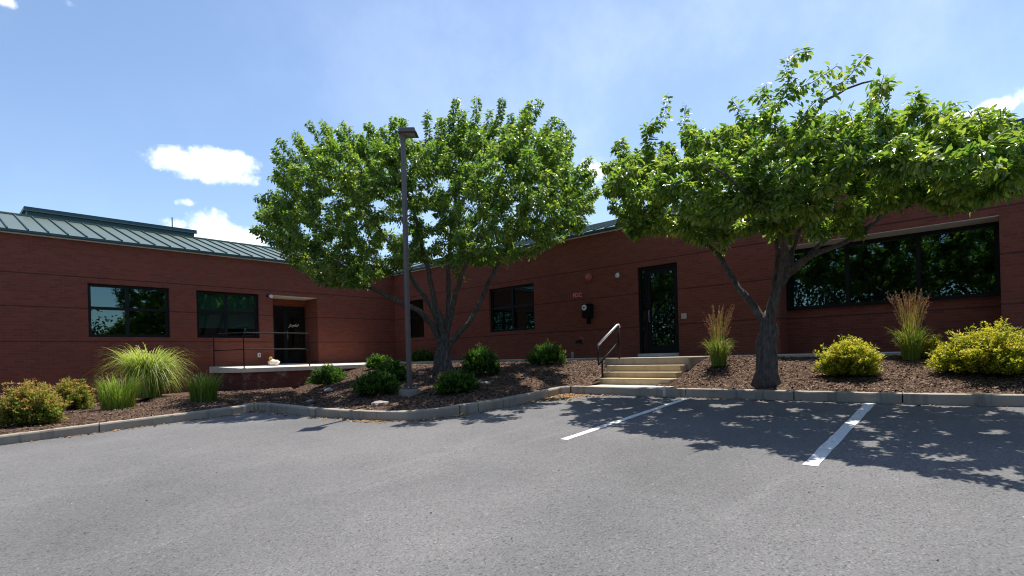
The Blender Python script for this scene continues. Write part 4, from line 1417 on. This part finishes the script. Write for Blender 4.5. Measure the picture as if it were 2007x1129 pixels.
# ------------------------------------------------------------------ ornamental grasses
def blades(n, r0, h, lean, droop, w, seg, seed, hmin=.6, tbase=0., stiff=1.):
    r_ = np.random.default_rng(seed)
    a = r_.uniform(0, 2 * np.pi, n)
    rad = r0 * np.sqrt(r_.uniform(0, 1, n))
    base = np.stack([rad * np.cos(a), rad * np.sin(a), np.zeros(n)], 1)
    a2 = a + r_.normal(0, .5, n)
    dirh = np.stack([np.cos(a2), np.sin(a2), np.zeros(n)], 1)
    H = h * r_.uniform(hmin, 1.08, n); ln = lean * r_.uniform(.25, 1.15, n) * H
    dr = droop * r_.uniform(.3, 1.2, n) * H
    sd = np.stack([-np.sin(a2 + r_.normal(0, .5, n)), np.cos(a2), np.zeros(n)], 1); sd = unit(sd)
    t = np.linspace(0, 1, seg + 1)
    ctr = base[:, None, :] + dirh[:, None, :] * (ln[:, None] * t[None] ** 1.7)[:, :, None]
    ctr[:, :, 2] += (H[:, None] * (1 - (1 - t[None]) ** 1.5)) - dr[:, None] * t[None] ** 2.6
    ww = (w * r_.uniform(.7, 1.3, n))[:, None] * (np.clip(1 - t[None] ** 2.5, .04, 1))
    tw = r_.normal(0, .6, n)
    off = sd[:, None, :] * ww[:, :, None] * .5
    V = np.stack([ctr - off, ctr + off], 2).reshape(-1, 3)
    m = seg + 1
    b = (np.arange(n) * 2 * m)[:, None, None]; k = (np.arange(seg) * 2)[None, :, None]
    Fc = (b + k + np.array([0, 1, 3, 2])[None, None]).reshape(-1, 4)
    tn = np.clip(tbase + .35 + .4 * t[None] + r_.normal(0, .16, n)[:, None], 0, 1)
    tn = np.repeat(tn, 2, 1).ravel()
    V[:, 2] = np.maximum(V[:, 2], .0)
    return V, Fc, tn, ctr


def grass_root(px, py, label, group, back=.12):
    b = mp(px, py)
    c = b + np.array([FWD[0], FWD[1], 0]) * back
    z = mz(c[0], c[1])
    return empty('ornamental_grass', (c[0], c[1], z - .01), 0, label, 'grass', group), float((c - CAM) @ FWD)


GG = 'ornamental grasses in the beds'
r, D = grass_root(270, 788, 'big fountain of pale striped maiden grass under the left window', GG, .4)
hh_ = 118 / F * D
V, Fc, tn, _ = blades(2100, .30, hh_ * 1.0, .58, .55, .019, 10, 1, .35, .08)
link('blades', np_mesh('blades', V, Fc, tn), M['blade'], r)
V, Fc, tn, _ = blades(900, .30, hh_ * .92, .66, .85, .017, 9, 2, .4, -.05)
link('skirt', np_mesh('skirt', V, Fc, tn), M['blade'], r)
for (px, py, wd, ht, lb, sd) in [(222, 803, 92, 66, 'short upright green grass clump in front of the maiden grass', 3), (392, 788, 76, 58, 'short green grass clump at the left end of the brick platform', 4)]:
    r, D = grass_root(px, py, lb, GG, .15)
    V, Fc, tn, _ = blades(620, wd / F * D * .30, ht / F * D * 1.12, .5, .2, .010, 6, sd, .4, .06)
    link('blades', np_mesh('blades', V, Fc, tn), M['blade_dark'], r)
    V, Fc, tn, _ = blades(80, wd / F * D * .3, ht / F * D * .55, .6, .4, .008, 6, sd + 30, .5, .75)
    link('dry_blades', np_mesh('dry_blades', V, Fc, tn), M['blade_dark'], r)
for (px, py, wd, ht, lb, sd) in [(1414, 722, 62, 122, 'feather reed grass with tan plumes left of the forked tree trunk', 5), (1797, 706, 74, 140, 'tall feather reed grass between the two yellow shrubs', 6),
                                 (2006, 690, 60, 140, 'feather reed grass behind the biggest yellow shrub at the right edge', 7)]:
    r, D = grass_root(px, py, lb, GG, .12)
    u = ht / F * D * .94
    V, Fc, tn, _ = blades(520, .13, u * .56, .55, .34, .010, 7, sd, .4, .16)
    link('blades', np_mesh('blades', V, Fc, tn), M['blade_dark'], r)
    V, Fc, tn, ct = blades(84, .11, u * .99, .19, .02, .006, 6, sd + 10, .58, .35)
    link('stalks', np_mesh('stalks', V, Fc, tn), M['blade_dark'], r)
    rr_ = np.random.default_rng(sd)
    pp, aa = [], []
    for k in range(len(ct)):
        p1, p0 = ct[k, -1], ct[k, -3]
        for _ in range(20):
            f = rr_.uniform(0, 1)
            pp.append(p0 + (p1 - p0) * f + rr_.normal(0, .006, 3)); aa.append((p1 - p0) * 3 + rr_.normal(0, .15, 3))
    pp, aa = np.array(pp), np.array(aa); n_ = len(pp)
    link('plumes', leaf_mesh('plumes', pp, aa, rr_.normal(0, 1, (n_, 3)), rr_.uniform(.03, .05, n_), rr_.uniform(.004, .008, n_), rr_.uniform(0, 1, n_)), M['plume'], r)

# ------------------------------------------------------------------ stones on the mulch
def stone(px, py, s, label, seed):
    b = mp(px, py)
    bm = bmesh.new(); bmesh.ops.create_icosphere(bm, subdivisions=2, radius=1)
    r_ = random.Random(seed); k = [r_.uniform(1.5, 4) for _ in range(3)]
    for v in bm.verts:
        f = 1 + .22 * math.sin(v.co.x * k[0] + seed) * math.cos(v.co.y * k[1]) + .12 * math.sin(v.co.z * k[2] * 2)
        v.co = Vector((v.co.x * s * f, v.co.y * s * .7 * f, v.co.z * s * .38 * f))
    me = bpy.data.meshes.new('stone'); bm.to_mesh(me); bm.free()
    o = link('stone', me, M['stone'], loc=(b[0], b[1], b[2] + s * .1))
    o.rotation_euler = (0, 0, r_.uniform(0, 6))
    return tag(o, label, 'stone', 'stones lying on the mulch')


stone(646, 767, .16, 'flat pale stone on the dark mulch in front of the platform shrub', 1)
stone(608, 788, .10, 'small pale stone near the kerb left of the other stones', 2)
stone(745, 795, .20, 'largest flat tan stone by the rounded kerb nose left of the lamp footing', 3)
stone(826, 732, .13, 'tan stone in the mulch just right of the lamp pole', 4)
stone(953, 752, .10, 'small stone in the mulch right of the front dark shrub', 5)

# ------------------------------------------------------------------ woodland across the lot (mirrored in the windows)
n = 26
P, A, N, L, W, tn = [], [], [], [], [], []
r_ = np.random.default_rng(77)
mb = MB()
for i in range(64):
    f = i / 64
    if f < .5: cx_, cy_ = -14 + f * 2 * 66, 47 + r_.uniform(-3, 5)
    else: cx_, cy_ = 34 + r_.uniform(-2, 4), 47 - (f - .5) * 2 * 66
    h = r_.uniform(4.5, 8.5) if f < .5 else r_.uniform(9, 12.5)
    w = h * .42 if f < .5 else h * .30
    mb.tube([(cx_, cy_, -2.4), (cx_, cy_, -2 + h * .6)], [.16, .06], 6)
    m = 2300
    q = unit(r_.normal(0, 1, (m, 3))) * (r_.uniform(.35, 1, m) ** .5)[:, None] * (1 + .2 * r_.normal(0, 1, m))[:, None]
    q = q * np.array([w, w, h * .5]) + np.array([cx_, cy_, -2 + h * .55])
    q[:, 2] = np.maximum(q[:, 2], -2.3)
    P.append(q); A.append(r_.normal(0, 1, (m, 3)) + np.array([0, 0, -.3])); N.append(r_.normal(0, .6, (m, 3)) + np.array([0, 0, 1]))
    L.append(r_.uniform(.22, .42, m)); tn.append(np.clip(r_.normal(.4, .2, m) + r_.normal(0, .1), 0, 1))
for i in range(90):
    f = i / 90
    if f < .5: cx_, cy_ = -14 + f * 2 * 66, 43 + r_.uniform(-1, 2)
    else: cx_, cy_ = 31 + r_.uniform(-1, 2), 47 - (f - .5) * 2 * 66
    h = r_.uniform(2.4, 4.2); m = 1300
    q = unit(r_.normal(0, 1, (m, 3))) * (r_.uniform(.3, 1, m) ** .5)[:, None] * np.array([1.6, 1.6, h * .75]) + np.array([cx_, cy_, -2.2 + h * .4])
    q[:, 2] = np.maximum(q[:, 2], -2.3)
    P.append(q); A.append(r_.normal(0, 1, (m, 3))); N.append(r_.normal(0, .6, (m, 3)) + np.array([0, 0, 1])); L.append(r_.uniform(.2, .36, m)); tn.append(np.clip(r_.normal(.4, .2, m) + r_.normal(0, .1), 0, 1))
P, A, N, L, tn = map(np.concatenate, (P, A, N, L, tn))
wd = link('woodland', leaf_mesh('woodland', P, A, N, L, L * .6, tn), M['far_leaf'])
tag(wd, kind='stuff')
o = mb.build('trunks', M['bark'], wd)

# ------------------------------------------------------------------ camera, light, sky
cam = bpy.data.cameras.new('camera'); co = bpy.data.objects.new('camera', cam); COL.objects.link(co)
cam.sensor_width = 36; cam.lens = F / 2007 * 36
cam.shift_x = 0; cam.shift_y = (H0 - 564.5) / 2007
cam.clip_start = .05; cam.clip_end = 6000
Rm = Matrix((tuple(RIGHT), (0, 0, 1), tuple(-FWD))).transposed()
co.matrix_world = Matrix.Translation(Vector(CAM)) @ Rm.to_4x4() @ Matrix.Rotation(-ROLL, 4, 'Z')
scene.camera = co

EL = math.radians(66.3); AZ = math.radians(180 + 10.5)
sdir = Vector((math.cos(EL) * math.cos(AZ), math.cos(EL) * math.sin(AZ), math.sin(EL)))
sun = bpy.data.lights.new('sun', 'SUN'); sun.energy = 5.0; sun.angle = math.radians(.5); sun.color = (1, .955, .89)
so = bpy.data.objects.new('sun', sun); COL.objects.link(so)
so.rotation_euler = sdir.to_track_quat('Z', 'Y').to_euler()
so.location = (0, 0, 30)

wr = bpy.data.worlds.new('World'); scene.world = wr; wr.use_nodes = True
nt = wr.node_tree; nt.nodes.clear()
out = nt.nodes.new('ShaderNodeOutputWorld'); bg = nt.nodes.new('ShaderNodeBackground')
sky = nt.nodes.new('ShaderNodeTexSky'); sky.sky_type = 'NISHITA'; sky.sun_disc = False
sky.sun_elevation = EL; sky.sun_rotation = math.atan2(sdir.x, sdir.y)
sky.air_density = 1.0; sky.dust_density = .6; sky.ozone_density = 2.2; sky.altitude = 100
bg.inputs['Strength'].default_value = .133
tc = nt.nodes.new('ShaderNodeTexCoord')


def wn(typ, **kw):
    nd = nt.nodes.new(typ)
    for k, v in kw.items(): setattr(nd, k, v)
    return nd


def wm(op, a, b=None, clamp=False):
    nd = wn('ShaderNodeMath', operation=op); nd.use_clamp = clamp
    for i, v in enumerate((a, b)):
        if v is None: continue
        if isinstance(v, (int, float)): nd.inputs[i].default_value = v
        else: nt.links.new(v, nd.inputs[i])
    return nd.outputs[0]


def dot(vec):
    nd = wn('ShaderNodeVectorMath', operation='DOT_PRODUCT'); nd.inputs[1].default_value = tuple(vec)
    nt.links.new(tc.outputs['Generated'], nd.inputs[0])
    return nd.outputs['Value']


def wnoise(scale, detail, rough):
    nd = wn('ShaderNodeTexNoise'); nd.inputs['Scale'].default_value = scale; nd.inputs['Detail'].default_value = detail; nd.inputs['Roughness'].default_value = rough
    nt.links.new(tc.outputs['Generated'], nd.inputs['Vector'])
    return nd.outputs['Fac']


n1 = wnoise(22, 8, .60); n2 = wnoise(60, 6, .6); n3 = wnoise(2.2, 7, .62)
mask = None
# fair-weather clouds as puffs along fixed compass directions: (direction, half width, half height, density)
clouds = [((352, 315), 62, 22, 1.), ((410, 325), 72, 30, 1.05), ((465, 322), 40, 24, 1.0), ((468, 348), 38, 18, .9), ((420, 345), 60, 18, .9),
          ((365, 398), 26, 10, .55), ((405, 436), 46, 28, .8), ((430, 465), 85, 26, .95), ((360, 440), 50, 16, .55), ((480, 470), 50, 24, .9),
          ((6, 0), 26, 14, .7), ((80, 8), 40, 10, .35), ((135, 6), 24, 10, .3), ((1945, 212), 40, 16, 1.0), ((1980, 205), 22, 12, .6), ((1165, 332), 34, 26, .75), ((1880, 240), 70, 22, .8), ((2000, 190), 60, 40, .25)]
for (px, py), a_, b_, den in clouds:
    c = ray(px, py); c = c / np.linalg.norm(c)
    tg = np.array([-c[1], c[0], 0]); tg /= np.linalg.norm(tg)
    if tg @ RIGHT < 0: tg = -tg
    vt = np.cross(tg, c); vt = vt if vt[2] > 0 else -vt
    D_ = math.sqrt(1 + ((px - 1003.5) / F) ** 2 + ((py - H0) / F) ** 2)
    a_ *= .86 / (F * D_); b_ *= .95 / (F * D_)
    w_ = dot(c)
    u = wm('DIVIDE', wm('DIVIDE', dot(tg), wm('MAXIMUM', w_, .02)), a_)
    v = wm('DIVIDE', wm('DIVIDE', dot(vt), wm('MAXIMUM', w_, .02)), b_)
    r2 = wm('ADD', wm('MULTIPLY', u, u), wm('MULTIPLY', v, v))
    g = wm('SUBTRACT', den * .92, wm('MULTIPLY', r2, .50))
    g = wm('MULTIPLY', wm('MAXIMUM', g, 0), wm('GREATER_THAN', w_, .05))
    mask = g if mask is None else wm('MAXIMUM', mask, g)
n4 = wnoise(130, 4, .6)
edge = wm('ADD', wm('ADD', wm('MULTIPLY', wm('SUBTRACT', n1, .5), 3.0), wm('MULTIPLY', wm('SUBTRACT', n2, .5), 1.9)), wm('MULTIPLY', wm('SUBTRACT', n4, .5), .8))
cl = wm('MULTIPLY', wm('MULTIPLY', wm('ADD', mask, wm('MULTIPLY', edge, .55)), wm('GREATER_THAN', mask, .001)), 1.)
mr = wn('ShaderNodeMapRange', interpolation_type='SMOOTHSTEP'); mr.inputs[1].default_value = .04; mr.inputs[2].default_value = 1.12
nt.links.new(cl, mr.inputs[0])
# thin high veil, thicker toward the sunny side
veil = wn('ShaderNodeMapRange', interpolation_type='SMOOTHSTEP'); veil.inputs[1].default_value = .42; veil.inputs[2].default_value = .8
nt.links.new(n3, veil.inputs[0])
side = ray(1750, 60); side = side / np.linalg.norm(side)
sd_ = wn('ShaderNodeMapRange', interpolation_type='SMOOTHSTEP'); sd_.inputs[1].default_value = .55; sd_.inputs[2].default_value = 1.0
nt.links.new(dot(side), sd_.inputs[0])
vf = wm('MULTIPLY', veil.outputs[0], wm('ADD', wm('MULTIPLY', sd_.outputs[0], .14), .08))
mx0 = wn('ShaderNodeMix', data_type='RGBA'); nt.links.new(vf, mx0.inputs[0]); nt.links.new(sky.outputs[0], mx0.inputs[6]); mx0.inputs[7].default_value = (8.2, 9.0, 10.2, 1)
mx = wn('ShaderNodeMix', data_type='RGBA'); nt.links.new(wm('MULTIPLY', mr.outputs[0], .96), mx.inputs[0]); nt.links.new(mx0.outputs[2], mx.inputs[6]); cc = wn('ShaderNodeMix', data_type='RGBA'); nt.links.new(n1, cc.inputs[0]); cc.inputs[6].default_value = (7.6, 8.2, 9.4, 1); cc.inputs[7].default_value = (11.6, 11.5, 11.5, 1); nt.links.new(cc.outputs[2], mx.inputs[7])
nt.links.new(mx.outputs[2], bg.inputs['Color']); nt.links.new(bg.outputs[0], out.inputs['Surface'])

vs = scene.view_settings
vs.view_transform = 'Standard'; vs.look = 'None'; vs.exposure = .52; vs.gamma = 1; vs.use_curve_mapping = False
scene.cycles.max_bounces = 8; scene.cycles.transparent_max_bounces = 12

scene.cycles.filter_width = 1.1
